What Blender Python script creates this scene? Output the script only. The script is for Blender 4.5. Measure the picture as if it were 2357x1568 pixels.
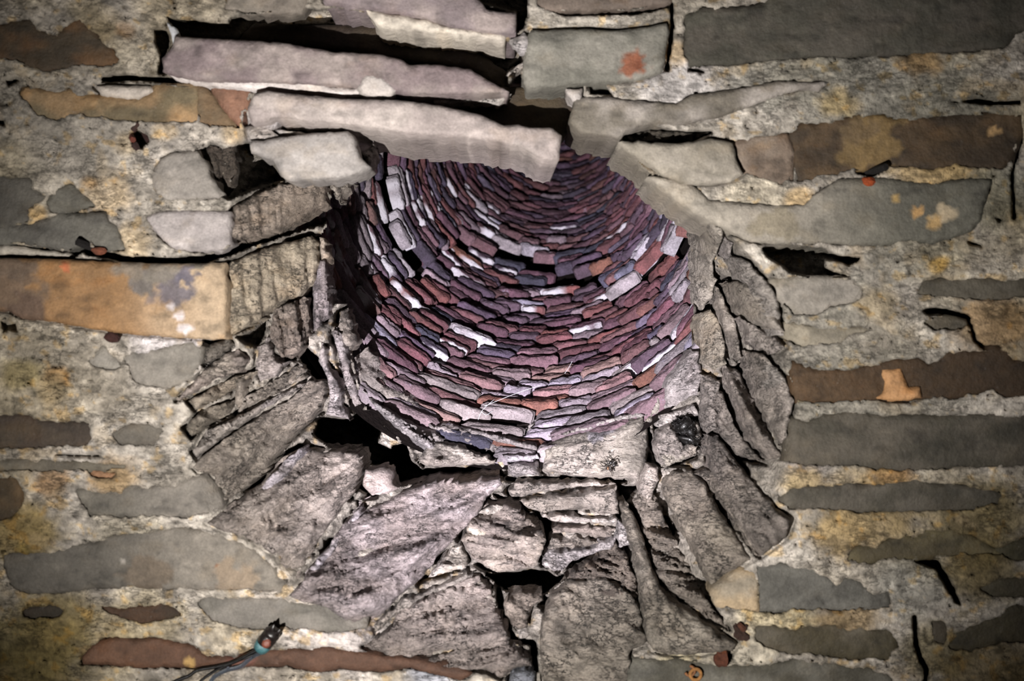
import bpy, math, random
import numpy as np
from mathutils import Vector, Matrix
from mathutils.geometry import delaunay_2d_cdt

for o in list(bpy.data.objects):
    bpy.data.objects.remove(o)
SC = bpy.context.scene
COL = SC.collection
random.seed(7)
RNG = np.random.RandomState(7)
D = 2.8                      # camera stands 2.8 m in front of the wall face (y = 0)
FPX = 2800.0                 # focal length in pixels of the 2357 x 1568 frame
CX, CY = 1178.5, 784.0

# ------------------------------------------------------------------ camera, world, light, exposure
cam_d = bpy.data.cameras.new('camera')
cam = bpy.data.objects.new('camera', cam_d); COL.objects.link(cam)
cam.location = (0, -D, 0); cam.rotation_euler = (math.pi / 2, 0, 0)
cam_d.sensor_width = 36.0; cam_d.lens = 36.0 * FPX / 2357.0
cam_d.clip_start = 0.02
cam_d.dof.use_dof = True; cam_d.dof.focus_distance = 3.42; cam_d.dof.aperture_fstop = 2.2
SC.camera = cam

w = bpy.data.worlds.new('cellar_dark'); SC.world = w; w.use_nodes = True
w.node_tree.nodes['Background'].inputs[0].default_value = (0.75, 0.85, 1.0, 1)
w.node_tree.nodes['Background'].inputs[1].default_value = 0.003

def spot(name, loc, target, energy, color, size_deg, blend, radius):
    l = bpy.data.lights.new(name, 'SPOT'); l.energy = energy; l.color = color
    l.spot_size = math.radians(size_deg); l.spot_blend = blend; l.shadow_soft_size = radius
    o = bpy.data.objects.new(name, l); COL.objects.link(o); o.location = loc
    o.rotation_euler = (Vector(target) - Vector(loc)).to_track_quat('-Z', 'Y').to_euler()
    return o
# the photographer's torch held low and left of the lens: a wide warm spill and a cool core
TL = (-0.45, -2.6, -0.60)
spot('torch_spill', TL, (-0.08, 0, -0.02), 930, (1.0, 0.965, 0.915), 64, 1.0, 0.014)
spot('torch_core', TL, (0.03, 0.6, -0.10), 1560, (0.93, 0.88, 1.0), 26, 1.0, 0.012)

SC.view_settings.view_transform = 'Standard'; SC.view_settings.look = 'None'
SC.view_settings.exposure = 0.0; SC.view_settings.gamma = 1.0
SC.view_settings.use_curve_mapping = False

# ------------------------------------------------------------------ helpers
def lin(h):
    out = []
    for i in (0, 2, 4):
        c = int(h[i:i + 2], 16) / 255.0
        out.append(c / 12.92 if c <= 0.04045 else ((c + 0.055) / 1.055) ** 2.4)
    return np.array(out)

def slin(h, k=0.85):         # the photograph's punchy colours brought back to natural stone
    c = lin(h); g = c @ np.array([.3, .55, .15]); return (g + (c - g) * k) * np.array([1.03, .99, .97])

def P(px, py, y):            # the world point seen at pixel (px, py) at depth y behind the wall face
    s = (D + y) / FPX
    return (px - CX) * s, y, (CY - py) * s

def _h(ix, iy, iz):
    n = (ix * 374761393 + iy * 668265263 + iz * 2147483647) & 0xffffffff
    n = ((n ^ (n >> 13)) * 1274126177) & 0xffffffff
    n = n ^ (n >> 16)
    return (n & 0xffff) / 65535.0
def vnoise(p):
    p = np.asarray(p, float); i = np.floor(p).astype(np.int64); f = p - i
    u = f * f * (3 - 2 * f); r = 0
    for dx in (0, 1):
        for dy in (0, 1):
            for dz in (0, 1):
                wgt = (u[:, 0] if dx else 1 - u[:, 0]) * (u[:, 1] if dy else 1 - u[:, 1]) * (u[:, 2] if dz else 1 - u[:, 2])
                r = r + wgt * _h(i[:, 0] + dx, i[:, 1] + dy, i[:, 2] + dz)
    return r * 2 - 1
def fbm(p, octv=4, gain=0.5):
    p = np.asarray(p, float); a = 1.0; s = 0; t = 0
    for k in range(octv):
        s = s + a * vnoise(p * (2 ** k) + 17.3 * k); t += a; a *= gain
    return s / t
def ridged(p, octv=3):
    p = np.asarray(p, float); a = 1.0; s = 0; t = 0
    for k in range(octv):
        s = s + a * (1 - 2 * np.abs(vnoise(p * (2 ** k) + 9.1 * k))); t += a; a *= 0.5
    return s / t
def smooth(a, b, x):
    t = np.clip((x - a) / (b - a), 0, 1); return t * t * (3 - 2 * t)
def stack(a, b, c): return np.stack([np.asarray(a, float), np.asarray(b, float), np.full(len(a), float(c))], 1)

def pts(s):
    return np.array([[float(v) for v in q.split(',')] for q in s.split()])
def ext(p):                  # stones cut by the frame go on a little beyond it
    p = p.copy()
    p[p[:, 0] <= -20, 0] = -115; p[p[:, 0] >= 2390, 0] = 2470
    p[p[:, 1] <= -20, 1] = -90; p[p[:, 1] >= 1595, 1] = 1665
    return p
def segdist(poly, X, Y, closed=True):
    d = np.full(X.shape, 1e18); n = len(poly)
    for i in range(n if closed else n - 1):
        a = poly[i]; b = poly[(i + 1) % n]; e = b - a; L = e @ e + 1e-9
        t = np.clip(((X - a[0]) * e[0] + (Y - a[1]) * e[1]) / L, 0, 1)
        d = np.minimum(d, (X - a[0] - t * e[0]) ** 2 + (Y - a[1] - t * e[1]) ** 2)
    return np.sqrt(d)
def inside(poly, X, Y):
    r = np.zeros(X.shape, bool); n = len(poly)
    for i in range(n):
        x1, y1 = poly[i]; x2, y2 = poly[(i + 1) % n]
        if y1 == y2: continue
        c = ((y1 > Y) != (y2 > Y)) & (X < (x2 - x1) * (Y - y1) / (y2 - y1) + x1)
        r ^= c
    return r
def sdf(poly, X, Y):         # negative inside
    d = segdist(poly, X, Y); return np.where(inside(poly, X, Y), -d, d)

# ------------------------------------------------------------------ materials (colour from the Col attribute times the object colour)
def material(name, rough, bump_scale, bump_dist, mottle, fine=1.0, spec=0.3, crack=0.0, sparkle=0.0, sp_scale=75, sp_col=(0.44, 0.41, 0.40), stretch=(1, 1, 1), glossy_noise=False):
    m = bpy.data.materials.new(name); m.use_nodes = True; nt = m.node_tree; N = nt.nodes; L = nt.links
    b = N['Principled BSDF']; b.inputs['Specular IOR Level'].default_value = spec
    at = N.new('ShaderNodeAttribute'); at.attribute_name = 'Col'
    oi = N.new('ShaderNodeObjectInfo')
    geo = N.new('ShaderNodeNewGeometry')
    mp = N.new('ShaderNodeMapping'); mp.inputs['Scale'].default_value = stretch; L.new(geo.outputs['Position'], mp.inputs['Vector'])
    mul = N.new('ShaderNodeMix'); mul.data_type = 'RGBA'; mul.blend_type = 'MULTIPLY'; mul.inputs[0].default_value = 1
    L.new(at.outputs['Color'], mul.inputs[6]); L.new(oi.outputs['Color'], mul.inputs[7])
    n1 = N.new('ShaderNodeTexNoise'); n1.inputs['Scale'].default_value = 14; n1.inputs['Detail'].default_value = 8; n1.inputs['Roughness'].default_value = 0.68
    L.new(geo.outputs['Position'], n1.inputs['Vector'])
    r1 = N.new('ShaderNodeMapRange'); r1.inputs[1].default_value = 0.3; r1.inputs[2].default_value = 0.7
    r1.inputs[3].default_value = 1 - mottle; r1.inputs[4].default_value = 1 + mottle
    L.new(n1.outputs['Fac'], r1.inputs[0])
    n2 = N.new('ShaderNodeTexNoise'); n2.inputs['Scale'].default_value = 190; n2.inputs['Detail'].default_value = 4
    L.new(geo.outputs['Position'], n2.inputs['Vector'])
    r2 = N.new('ShaderNodeMapRange'); r2.inputs[1].default_value = 0.3; r2.inputs[2].default_value = 0.7
    r2.inputs[3].default_value = 1 - mottle * 0.6; r2.inputs[4].default_value = 1 + mottle * 0.6
    L.new(n2.outputs['Fac'], r2.inputs[0])
    mm = N.new('ShaderNodeMath'); mm.operation = 'MULTIPLY'; L.new(r1.outputs[0], mm.inputs[0]); L.new(r2.outputs[0], mm.inputs[1])
    vm = N.new('ShaderNodeVectorMath'); vm.operation = 'SCALE'; L.new(mul.outputs[2], vm.inputs[0]); L.new(mm.outputs[0], vm.inputs['Scale'])
    last = vm.outputs[0]
    if sparkle > 0:          # pale lime specks on the surface
        v = N.new('ShaderNodeTexNoise'); v.inputs['Scale'].default_value = sp_scale; v.inputs['Detail'].default_value = 6; v.inputs['Roughness'].default_value = 0.75
        L.new(geo.outputs['Position'], v.inputs['Vector'])
        rr = N.new('ShaderNodeMapRange'); rr.inputs[1].default_value = 0.62; rr.inputs[2].default_value = 0.72; rr.inputs[4].default_value = sparkle
        L.new(v.outputs['Fac'], rr.inputs[0])
        mx = N.new('ShaderNodeMix'); mx.data_type = 'RGBA'; L.new(rr.outputs[0], mx.inputs[0]); L.new(last, mx.inputs[6])
        mx.inputs[7].default_value = (*sp_col, 1); last = mx.outputs[2]
    veins = None
    if crack > 0:
        cm = N.new('ShaderNodeMapping'); cm.inputs['Scale'].default_value = (1, 1, 2.6); cm.inputs['Rotation'].default_value = (0, .35, 0); L.new(geo.outputs['Position'], cm.inputs['Vector'])
        outs = []
        for sc_, wd in ((7.0, .010), (17.0, .016)):
            vo = N.new('ShaderNodeTexNoise'); vo.inputs['Scale'].default_value = sc_; vo.inputs['Detail'].default_value = 9; vo.inputs['Roughness'].default_value = 0.62
            L.new(cm.outputs[0], vo.inputs['Vector'])
            a1 = N.new('ShaderNodeMath'); a1.operation = 'SUBTRACT'; a1.inputs[1].default_value = 0.5; L.new(vo.outputs['Fac'], a1.inputs[0])
            a2 = N.new('ShaderNodeMath'); a2.operation = 'ABSOLUTE'; L.new(a1.outputs[0], a2.inputs[0])
            a3 = N.new('ShaderNodeMapRange'); a3.inputs[1].default_value = 0.0; a3.inputs[2].default_value = wd; a3.inputs[3].default_value = 1; a3.inputs[4].default_value = 0
            L.new(a2.outputs[0], a3.inputs[0]); outs.append(a3.outputs[0])
        mxx = N.new('ShaderNodeMath'); mxx.operation = 'MAXIMUM'; L.new(outs[0], mxx.inputs[0]); L.new(outs[1], mxx.inputs[1])
        mk = N.new('ShaderNodeTexNoise'); mk.inputs['Scale'].default_value = 9; mk.inputs['Detail'].default_value = 3; L.new(geo.outputs['Position'], mk.inputs['Vector'])
        mr = N.new('ShaderNodeMapRange'); mr.inputs[1].default_value = 0.46; mr.inputs[2].default_value = 0.56; L.new(mk.outputs['Fac'], mr.inputs[0])
        vv = N.new('ShaderNodeMath'); vv.operation = 'MULTIPLY'; L.new(mxx.outputs[0], vv.inputs[0]); L.new(mr.outputs[0], vv.inputs[1])
        v2 = N.new('ShaderNodeMath'); v2.operation = 'MULTIPLY'; v2.inputs[1].default_value = crack; L.new(vv.outputs[0], v2.inputs[0]); veins = v2.outputs[0]
        mx = N.new('ShaderNodeMix'); mx.data_type = 'RGBA'; L.new(veins, mx.inputs[0]); L.new(last, mx.inputs[6]); mx.inputs[7].default_value = (0.012, 0.010, 0.009, 1); last = mx.outputs[2]
    L.new(last, b.inputs['Base Color'])
    b.inputs['Roughness'].default_value = rough
    nb = N.new('ShaderNodeTexNoise'); nb.inputs['Scale'].default_value = bump_scale; nb.inputs['Detail'].default_value = 9; nb.inputs['Roughness'].default_value = 0.62
    L.new(mp.outputs[0], nb.inputs['Vector'])
    bp = N.new('ShaderNodeBump'); bp.inputs['Strength'].default_value = 1.0; bp.inputs['Distance'].default_value = bump_dist
    hsrc = nb.outputs['Fac']
    if veins is not None:
        sb = N.new('ShaderNodeMath'); sb.operation = 'MULTIPLY_ADD'; sb.inputs[1].default_value = -0.35; L.new(veins, sb.inputs[0]); L.new(hsrc, sb.inputs[2]); hsrc = sb.outputs[0]
    if crack > 0 and name == 'never':
        vo = N.new('ShaderNodeTexNoise'); vo.inputs['Scale'].default_value = bump_scale * 0.45; vo.inputs['Detail'].default_value = 6; vo.inputs['Distortion'].default_value = 0.8
        L.new(mp.outputs[0], vo.inputs['Vector'])
        a1 = N.new('ShaderNodeMath'); a1.operation = 'SUBTRACT'; a1.inputs[1].default_value = 0.5; L.new(vo.outputs['Fac'], a1.inputs[0])
        a2 = N.new('ShaderNodeMath'); a2.operation = 'ABSOLUTE'; L.new(a1.outputs[0], a2.inputs[0])
        a3 = N.new('ShaderNodeMapRange'); a3.inputs[1].default_value = 0.0; a3.inputs[2].default_value = 0.035; a3.inputs[3].default_value = -crack; a3.inputs[4].default_value = 0
        L.new(a2.outputs[0], a3.inputs[0])
        a4 = N.new('ShaderNodeMath'); a4.operation = 'ADD'; L.new(nb.outputs['Fac'], a4.inputs[0]); L.new(a3.outputs[0], a4.inputs[1]); hsrc = a4.outputs[0]
    L.new(hsrc, bp.inputs['Height']); L.new(bp.outputs[0], b.inputs['Normal'])
    return m
M_STONE = material('slate_face', 0.72, 38, 0.008, 0.24, sparkle=0.10)
M_ROUGH = material('rough_riven_stone', 0.80, 30, 0.040, 0.38, crack=0.95, sparkle=0.30, stretch=(.8, .8, 1.9))
M_MORTAR = material('lime_mortar', 0.9, 48, 0.022, 0.24, spec=0.15, crack=0.22)
M_BRICK = material('kiln_slate', 0.6, 45, 0.018, 0.50, spec=0.35, sparkle=0.55, sp_scale=26, sp_col=(.23, .21, .28), crack=0.0)
M_GAP_SHADE = material('gap_shade_bed', 0.95, 40, 0.01, 0.3, spec=0.05)
M_IRON = material('rusty_iron', 0.85, 120, 0.004, 0.4, spec=0.3)
M_RUBBER = material('black_rubber', 0.35, 90, 0.001, 0.1, spec=0.5)
M_HAIR = material('black_fibre', 0.4, 90, 0.0005, 0.1, spec=0.6)
M_PATINA = material('patina_copper', 0.3, 150, 0.003, 0.3, spec=0.8)
M_SILK = material('cobweb_silk', 0.6, 90, 0.0002, 0.05, spec=0.3)
def clear_mat():
    m = bpy.data.materials.new('clear_plastic'); m.use_nodes = True; b = m.node_tree.nodes['Principled BSDF']
    b.inputs['Base Color'].default_value = (0.42, 0.48, 0.58, 1); b.inputs['Roughness'].default_value = 0.12
    b.inputs['Transmission Weight'].default_value = 0.95; b.inputs['IOR'].default_value = 1.4
    return m
M_CLEAR = clear_mat()

def mesh_obj(name, V, F, mat, parent=None, cols=None, smooth_sh=True):
    me = bpy.data.meshes.new(name); me.from_pydata([tuple(v) for v in V], [], [tuple(f) for f in F]); me.update()
    if cols is None: cols = np.ones((len(V), 3))
    cols = np.asarray(cols, float)
    if cols.ndim == 1: cols = np.tile(cols, (len(V), 1))
    a = me.color_attributes.new('Col', 'FLOAT_COLOR', 'POINT')
    c4 = np.ones((len(V), 4), np.float32); c4[:, :3] = np.clip(cols * 0.70, 0, 1); a.data.foreach_set('color', c4.ravel())
    if smooth_sh: me.polygons.foreach_set('use_smooth', [True] * len(me.polygons))
    me.materials.append(mat)
    o = bpy.data.objects.new(name, me); COL.objects.link(o)
    if parent: o.parent = parent
    return o
def tag(o, label=None, cat=None, kind=None, group=None):
    if label: o['label'] = label
    if cat: o['category'] = cat
    if kind: o['kind'] = kind
    if group: o['group'] = group
    return o

# ------------------------------------------------------------------ the depth of the masonry: flat face, flared throat
OUTER = pts("820,250 700,330 560,330 527,420 523,600 523,780 465,860 440,960 440,1060 480,1200 600,1300 660,1370 800,1465 850,1500 1000,1545 1130,1572 1250,1585 1450,1560 1560,1520 1700,1480 1690,1400 1740,1300 1810,1200 1830,1050 1835,900 1808,770 1780,670 1740,590 1650,520 1590,470 1500,410 1430,330 1320,270 1290,330 1000,250")
MOUTH = pts("800,235 800,380 772,425 757,470 752,520 735,545 745,590 762,640 768,700 800,700 812,820 830,900 845,945 890,950 930,975 975,1040 1000,1075 1160,1062 1250,1050 1300,1040 1390,1020 1470,990 1500,950 1530,880 1560,845 1590,800 1596,700 1592,600 1592,520 1568,480 1530,440 1480,380 1430,330 1400,260 1330,235")
RIM = pts("872,330 850,400 790,430 757,470 752,520 740,560 762,640 768,700 800,700 812,820 850,940 930,975 975,1040 1160,1068 1250,1055 1390,1030 1470,1000 1510,950 1530,880 1560,845 1592,800 1598,700 1594,600 1592,520 1568,480")
YIN = 0.40
def lining_px(X, Y):         # distance at which the line of sight through a pixel meets the shaft lining
    dx, dy = X - 1327, Y - 145; b = .576 * dx - 1.46 * dy; c = dx * dx + dy * dy
    r = (b + np.sqrt(b * b + 4 * .38415 * c)) / (2 * .38415)
    r = np.where(r > 20, r, 20.0)
    return 1.1 * 0.923 / (r / FPX + 0.13)
def Bdepth(X, Y):
    di = segdist(RIM, X, Y, closed=False); do = segdist(OUTER, X, Y)
    ins = inside(OUTER, X, Y)
    t = np.where(ins, do / (do + di + 1e-6), 0.0)
    t = np.where((Y < 400) & (X > 780), 0, t)
    amt = smooth(0, 1, t) * 0.55 + t * 0.45
    lin_d = lining_px(X, Y) - D - 0.012
    inm = smooth(6, -14, sdf(MOUTH, X, Y)) * smooth(770, 850, Y)
    wave = 0.012 * fbm(stack(X.ravel() / 300, Y.ravel() / 200, 3.3), 2).reshape(X.shape)
    b = amt * YIN * (1 - 0.42 * smooth(860, 740, X) * smooth(1000, 800, Y))
    return b * (1 - inm) + lin_d * inm + wave

# ------------------------------------------------------------------ stone table
# outline in pixels | face colour | second colour | depth offset | options
FRONT = [
("-40,61 0,61 68,44 88,68 129,81 183,44 204,68 238,98 272,136 265,149 217,149 170,149 95,163 64,149 34,136 -40,126","4b3c30","6b4a30",0,dict()),
("54,204 143,217 160,207 183,221 238,224 305,231 346,217 353,197 451,200 455,282 339,278 272,272 183,265 129,272 85,265 51,217","6f5e4b","8d7450",0,dict()),
("457,200 472,205 500,235 515,260 541,289 458,283","7d5f48","6d5a4a",0,dict()),
("490,199 570,210 568,245 555,255 549,284 512,240 500,220","84604c","7a5a4a",-.004,dict()),
("404,84 509,90 645,98 764,119 865,125 923,136 943,149 1000,149 1085,160 1136,193 1172,212 1119,217 930,217 865,204 780,198 645,190 500,187 455,185 385,170 375,165 374,135 395,110","7d6f72","968b88",-.055,dict(grow=0,thick=.3,lip=0,label="long purple-grey slab bedded above the pale lintel")),
("733,-40 1035,-40 1120,22 1187,30 1190,78 1165,80 1035,60 990,45 915,28 860,22 800,14 745,5","84787c","9a8e8c",-.045,dict(grow=0,thick=.25,lip=0)),
("530,-40 690,-40 706,8 690,26 600,28 520,20","8b8378","776f66",0,dict()),
("1221,70 1337,66 1425,70 1496,61 1534,52 1540,75 1534,112 1527,163 1493,177 1418,190 1323,195 1272,202 1218,204 1204,190 1204,143 1214,80","84827a","6f6e66",-.03,dict(grow=0,lip=0,thick=.2,blobs=[(1463,148,34,"96522e"),(1470,150,14,"7d4224")],label="squared green-grey block with a round rust stain")),
("1235,-40 1550,-40 1545,5 1459,20 1357,25 1255,23 1238,8","7d7066","6e6259",-.01,dict(grow=2)),
("1577,37 1618,20 1710,17 1761,7 1845,-30 2400,-30 2400,20 2340,78 2310,110 2202,118 2066,128 1862,131 1795,139 1727,143 1669,150 1587,150 1577,130","575249","4c4a40",-.006,dict(grow=3,label="largest dark grey slab in the course along the top")),
("1325,225 1400,225 1470,235 1557,240 1590,220 1640,215 1735,200 1795,185 1850,192 1905,190 1885,208 1840,205 1780,222 1706,250 1650,270 1560,285 1500,282 1440,300 1430,318 1400,312 1340,305 1312,282","96908a","6f695f",-.02,dict(grow=2,thick=.3)),
("1820,312 1845,289 1883,289 1971,270 2032,268 2056,278 2202,268 2304,261 2348,268 2348,312 2328,367 2304,387 2202,377 2151,387 2039,377 1964,390 1839,415 1829,385 1833,350","5e4632","47362a",0,dict(blobs=[(2005,320,75,"7d6538"),(1980,300,40,"6e5a3a"),(2290,300,14,"c09a60")],label="dark brown stone with an ochre flush, beside the rusty spike")),
("1690,329 1767,316 1810,312 1824,350 1820,385 1818,415 1795,421 1727,400 1700,380 1682,350","84776a","736558",-.002,dict()),
("1424,328 1470,325 1557,332 1640,318 1688,329 1696,370 1712,400 1690,415 1640,425 1590,425 1560,420 1530,405 1490,380 1450,356","979186","878175",-.03,dict(grow=0,thick=.34,lip=0)),
("1492,408 1560,415 1590,425 1635,465 1693,468 1790,475 1850,475 1870,455 1930,414 2032,411 2134,424 2236,411 2283,414 2270,458 2256,509 2236,530 2150,560 2093,551 2046,564 1978,564 1930,561 1828,558 1778,561 1727,554 1676,530 1600,490 1560,462 1525,435","958f84","5f5e54",-.02,dict(grow=2,thick=.3,cx=(1700,2100),blobs=[(2110,485,16,"c79b58"),(2172,490,24,"b9a888"),(2150,512,18,"c4a060"),(1780,520,50,"8f8672"),(2060,455,10,"a88a4a")],label="long green-grey slab with yellow lime spots")),
("1774,646 1849,641 1957,643 1981,663 1978,690 1913,704 1890,720 1862,724 1828,717 1815,704 1795,687","87827a","7b766c",0,dict()),
("2127,646 2400,640 2400,670 2304,687 2202,683 2151,680 2117,673","615c50","514c40",0,dict()),
("1808,744 1862,755 1998,758 1957,768 1937,788 1910,792 1845,795 1808,772","878070","7a7466",0,dict()),
("2130,735 2160,730 2220,738 2224,748 2200,758 2150,762 2125,745","655f52","5f594c",.01,dict()),
("1825,835 1849,846 1879,853 1947,856 1998,843 2049,833 2114,826 2134,843 2171,826 2178,812 2270,812 2283,799 2314,809 2334,833 2400,836 2400,911 2314,911 2283,894 2202,914 2134,914 2032,917 1896,924 1835,924 1822,900 1822,860","5c412b","45301f",0,dict(cx=(1850,2300),label="dark brown iron-stained stone carrying an ochre lump")),
("1815,965 1862,972 1896,958 1964,953 2032,958 2400,958 2400,1075 2202,1072 2114,1082 1998,1077 1930,1072 1845,1067 1808,1058 1812,1010","5b554a","49453a",0,dict(label="deep olive-grey slab below the ochre-lumped brown one")),
("1822,1126 1947,1116 2015,1121 2114,1106 2134,1116 2202,1119 2270,1130 2304,1140 2294,1160 2236,1170 2134,1177 2032,1177 1896,1170 1812,1167 1790,1150","59544a","4b473c",0,dict()),
("1954,1276 1975,1260 2015,1264 2049,1242 2087,1235 2100,1245 2134,1221 2202,1223 2270,1255 2304,1275 2202,1276 2100,1286 2032,1286 1998,1296 1951,1289","63563f","544836",0,dict()),
("1742,1303 1795,1303 1862,1310 1913,1337 1927,1350 1947,1333 1981,1343 2012,1374 2042,1364 2046,1398 1998,1401 1862,1401 1746,1405 1750,1377 1745,1340","66655f","5b5a54",0,dict(crk=1,label="slate-grey stone tapering right, beside the throat's right flank")),
("1638,1354 1703,1312 1736,1318 1742,1350 1741,1404 1659,1398 1640,1375","8d8371","9b8a6c",-.004,dict()),
("1740,1445 1774,1442 1828,1452 1879,1445 1917,1438 1957,1455 1981,1442 2005,1455 2042,1449 2059,1466 2063,1489 2049,1506 2046,1517 1964,1513 1896,1506 1812,1503 1761,1486 1737,1466","5f594c","514636",0,dict()),
("1450,1518 1557,1520 1610,1528 1700,1537 1743,1534 1845,1523 1896,1530 1998,1540 2049,1561 2070,1600 1450,1600","67655c","514e42",0,dict()),
("2188,1489 2202,1459 2236,1442 2304,1421 2330,1394 2400,1394 2400,1475 2304,1476 2236,1496","4a4030","403628",0,dict()),
("2260,1355 2300,1335 2400,1325 2400,1372 2290,1372","45402f","3e3828",0,dict()),
("2290,1265 2357,1240 2400,1230 2400,1290 2340,1290","473f2d","3e3828",0,dict()),
("2147,1430 2175,1435 2180,1460 2172,1482 2150,1475","50493a","443c30",0,dict()),
("570,248 584,217 611,209 679,217 780,227 923,231 1018,244 1106,265 1160,289 1194,287 1218,294 1272,295 1293,312 1286,367 1265,370 1235,360 1201,339 1119,322 1045,316 916,305 861,295 780,285 713,282 672,272 625,272 611,282 577,285","9c9290","aea5a1",-.085,dict(grow=0,lip=0,thick=.4,jag=1.5,grain=(8,.004,160,16),label="pale pinkish lintel slab jutting over the top of the shaft opening")),
("574,326 628,319 645,316 740,305 800,302 817,322 825,355 850,385 830,400 780,408 747,412 655,411 645,401 628,370 604,360 580,353","a09c9a","94908e",-.05,dict(grow=0,lip=0,thick=.14,label="pale grey wedge stone under the left end of the lintel")),
("356,390 373,367 401,353 451,350 465,367 475,390 489,418 511,446 502,455 441,457 384,460 360,445 350,414","959089","8a857f",-.012,dict(grow=3)),
("450,345 485,335 540,338 541,380 535,420 512,448 489,418 475,390 465,367","5a4e46","6a5f55",.05,dict(grow=0,grain=(80,.012,60,9),rough=.01)),
("339,500 367,489 441,485 530,488 531,561 509,579 407,575 380,554 356,531 340,510","a39d9c","989292",-.01,dict(grow=2)),
("-40,410 0,410 68,414 75,438 105,451 95,465 61,475 64,510 0,522 -40,522","605d55","55524b",0,dict()),
("132,438 166,428 190,451 217,472 193,475 119,489 109,465","66645b","5c5a52",0,dict()),
("-40,529 68,514 136,492 244,489 251,509 268,520 288,575 238,577 204,556 180,570 153,577 102,569 41,560 -40,562","6a6860","5c5a54",0,dict(grow=2)),
("-40,592 102,596 238,602 295,605 441,608 520,605 523,670 523,782 475,782 278,768 234,761 170,751 129,741 51,734 20,717 -40,704","8c6a40","a8957a",-.03,dict(grow=0,thick=.15,lip=0,cx=(250,470),blobs=[(30,670,70,"75604c"),(395,665,46,"6a6570"),(425,640,30,"605c6a"),(330,650,30,"6e6a68"),(365,625,40,"7d766c"),(455,600,22,"6f6a62"),(60,720,50,"6a5444"),(410,730,13,"d9d2d6"),(425,755,16,"e2dce0"),(395,705,9,"cfc8cc"),(150,615,12,"c46a34"),(20,600,60,"6b5a4a"),(300,610,40,"857a6c")],label="big ochre-brown slab with a dark blotch and white lime flecks")),
("292,819 373,805 434,789 465,805 455,839 438,870 390,890 356,890 312,877 299,846 289,833","76726b","7e7971",0,dict()),
("205,833 236,800 258,820 280,842 262,850 222,842","86827a","7c786e",0,dict()),
("-40,962 51,958 75,962 102,972 197,975 210,989 210,1012 190,1024 68,1029 -40,1026","54443a","463a30",0,dict()),
("258,1000 289,982 339,978 373,990 363,1012 353,1022 306,1022 272,1017","706a62","635e55",0,dict()),
("173,1133 190,1126 227,1136 265,1133 272,1143 289,1126 319,1119 339,1126 407,1119 441,1102 475,1096 492,1116 506,1140 509,1167 475,1177 441,1187 339,1187 210,1184 204,1167 183,1147","736e67","646057",0,dict(cx=(440,200))),
("10,1279 68,1276 126,1272 149,1269 166,1259 238,1248 255,1238 322,1228 356,1225 407,1218 475,1228 509,1235 557,1252 594,1276 628,1310 638,1333 658,1337 645,1357 509,1354 407,1354 322,1350 210,1354 153,1360 68,1364 31,1350 14,1310","7b756c","5c5850",-.006,dict(cx=(560,150),crk=1,blobs=[(430,1303,5,"c9c2ba"),(470,1318,5,"b9a890"),(285,1290,4,"d0c9bf"),(500,1303,5,"8a6040"),(540,1330,45,"907f6a"),(350,1332,60,"6b5f50")],label="long smooth grey slab at lower left, thin cracks along its top")),
("458,1391 475,1377 543,1381 645,1381 700,1395 780,1390 850,1400 840,1440 790,1455 645,1445 550,1443 492,1432 470,1410","74706a","69665f",0,dict()),
("238,1398 272,1405 339,1398 373,1391 407,1405 412,1415 384,1425 333,1435 289,1425 258,1415","543828","463424",0,dict()),
("54,1408 75,1398 130,1396 146,1405 135,1420 80,1425 60,1418","43382c","3c3226",.01,dict()),
("190,1513 204,1493 231,1476 278,1466 319,1472 373,1469 401,1479 441,1486 475,1510 543,1513 577,1503 628,1496 662,1493 713,1496 747,1489 800,1497 880,1510 950,1517 1050,1530 1090,1550 1060,1565 985,1552 945,1537 880,1547 780,1540 730,1548 662,1533 560,1537 441,1537 306,1537 251,1530 190,1530","644236","744e3e",-.008,dict(grow=1,cx=(500,250),blobs=[(439,1527,14,"c09a50"),(560,1505,40,"704638")],label="long reddish-brown stone at the bottom, behind the cable end")),
("-40,1098 34,1102 48,1126 51,1160 27,1191 -40,1210","63492f","4f3c28",0,dict()),
("-40,1060 120,1062 290,1072 285,1078 140,1084 -40,1078","6a6456","5e584c",0,dict()),
("205,1083 240,1084 262,1090 255,1098 215,1098","8f6a4a","7e5e42",-.002,dict(grow=1)),
("590,60 700,66 840,66 985,90 1100,130 1165,175 1160,205 1130,180 1080,150 930,128 700,95 560,88","4b3b30","3c302a",.14,dict(grow=8,thick=.1,lip=0)),
("900,215 1180,200 1300,205 1330,240 1315,300 1290,325 1100,285 980,255","51402f","40352c",.12,dict(grow=0,thick=.1,lip=0)),
("1302,206 1340,203 1338,232 1326,244 1312,222","c9c4c4","b8b2b0",-.015,dict(grow=0,thick=.1,lip=0)),
("1436,318 1459,298 1493,291 1527,300 1580,307 1636,305 1590,325 1540,332 1490,324 1445,332","6e675c","4d463e",.05,dict(grow=0,rough=.016,grain=(-15,.02,60,8),lip=0)),
("2030,852 2075,848 2086,872 2092,892 2118,890 2122,915 2090,925 2040,922 2018,915 2030,905 2036,880","a57b4a","b98c58",-.012,dict(grow=0,rough=.006,label="ochre mortar lump stuck on dark brown stone",name="mortar_lump",lip=0)),
("566,292 600,285 640,276 625,300 640,312 600,322 575,325 568,312","d5cfd2","c3bcb8",-.03,dict(grow=0,rough=.012,name="mortar_lump",lip=0)),
("1195,85 1205,75 1222,92 1214,120 1190,112 1172,92","d6d2da","c8c2c0",-.03,dict(grow=0,rough=.01,name="mortar_lump",lip=0)),
("1168,168 1205,142 1198,158 1180,172","cfc8c2","beb6b0",.03,dict(grow=0,rough=.01,name="mortar_lump",lip=0)),
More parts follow.
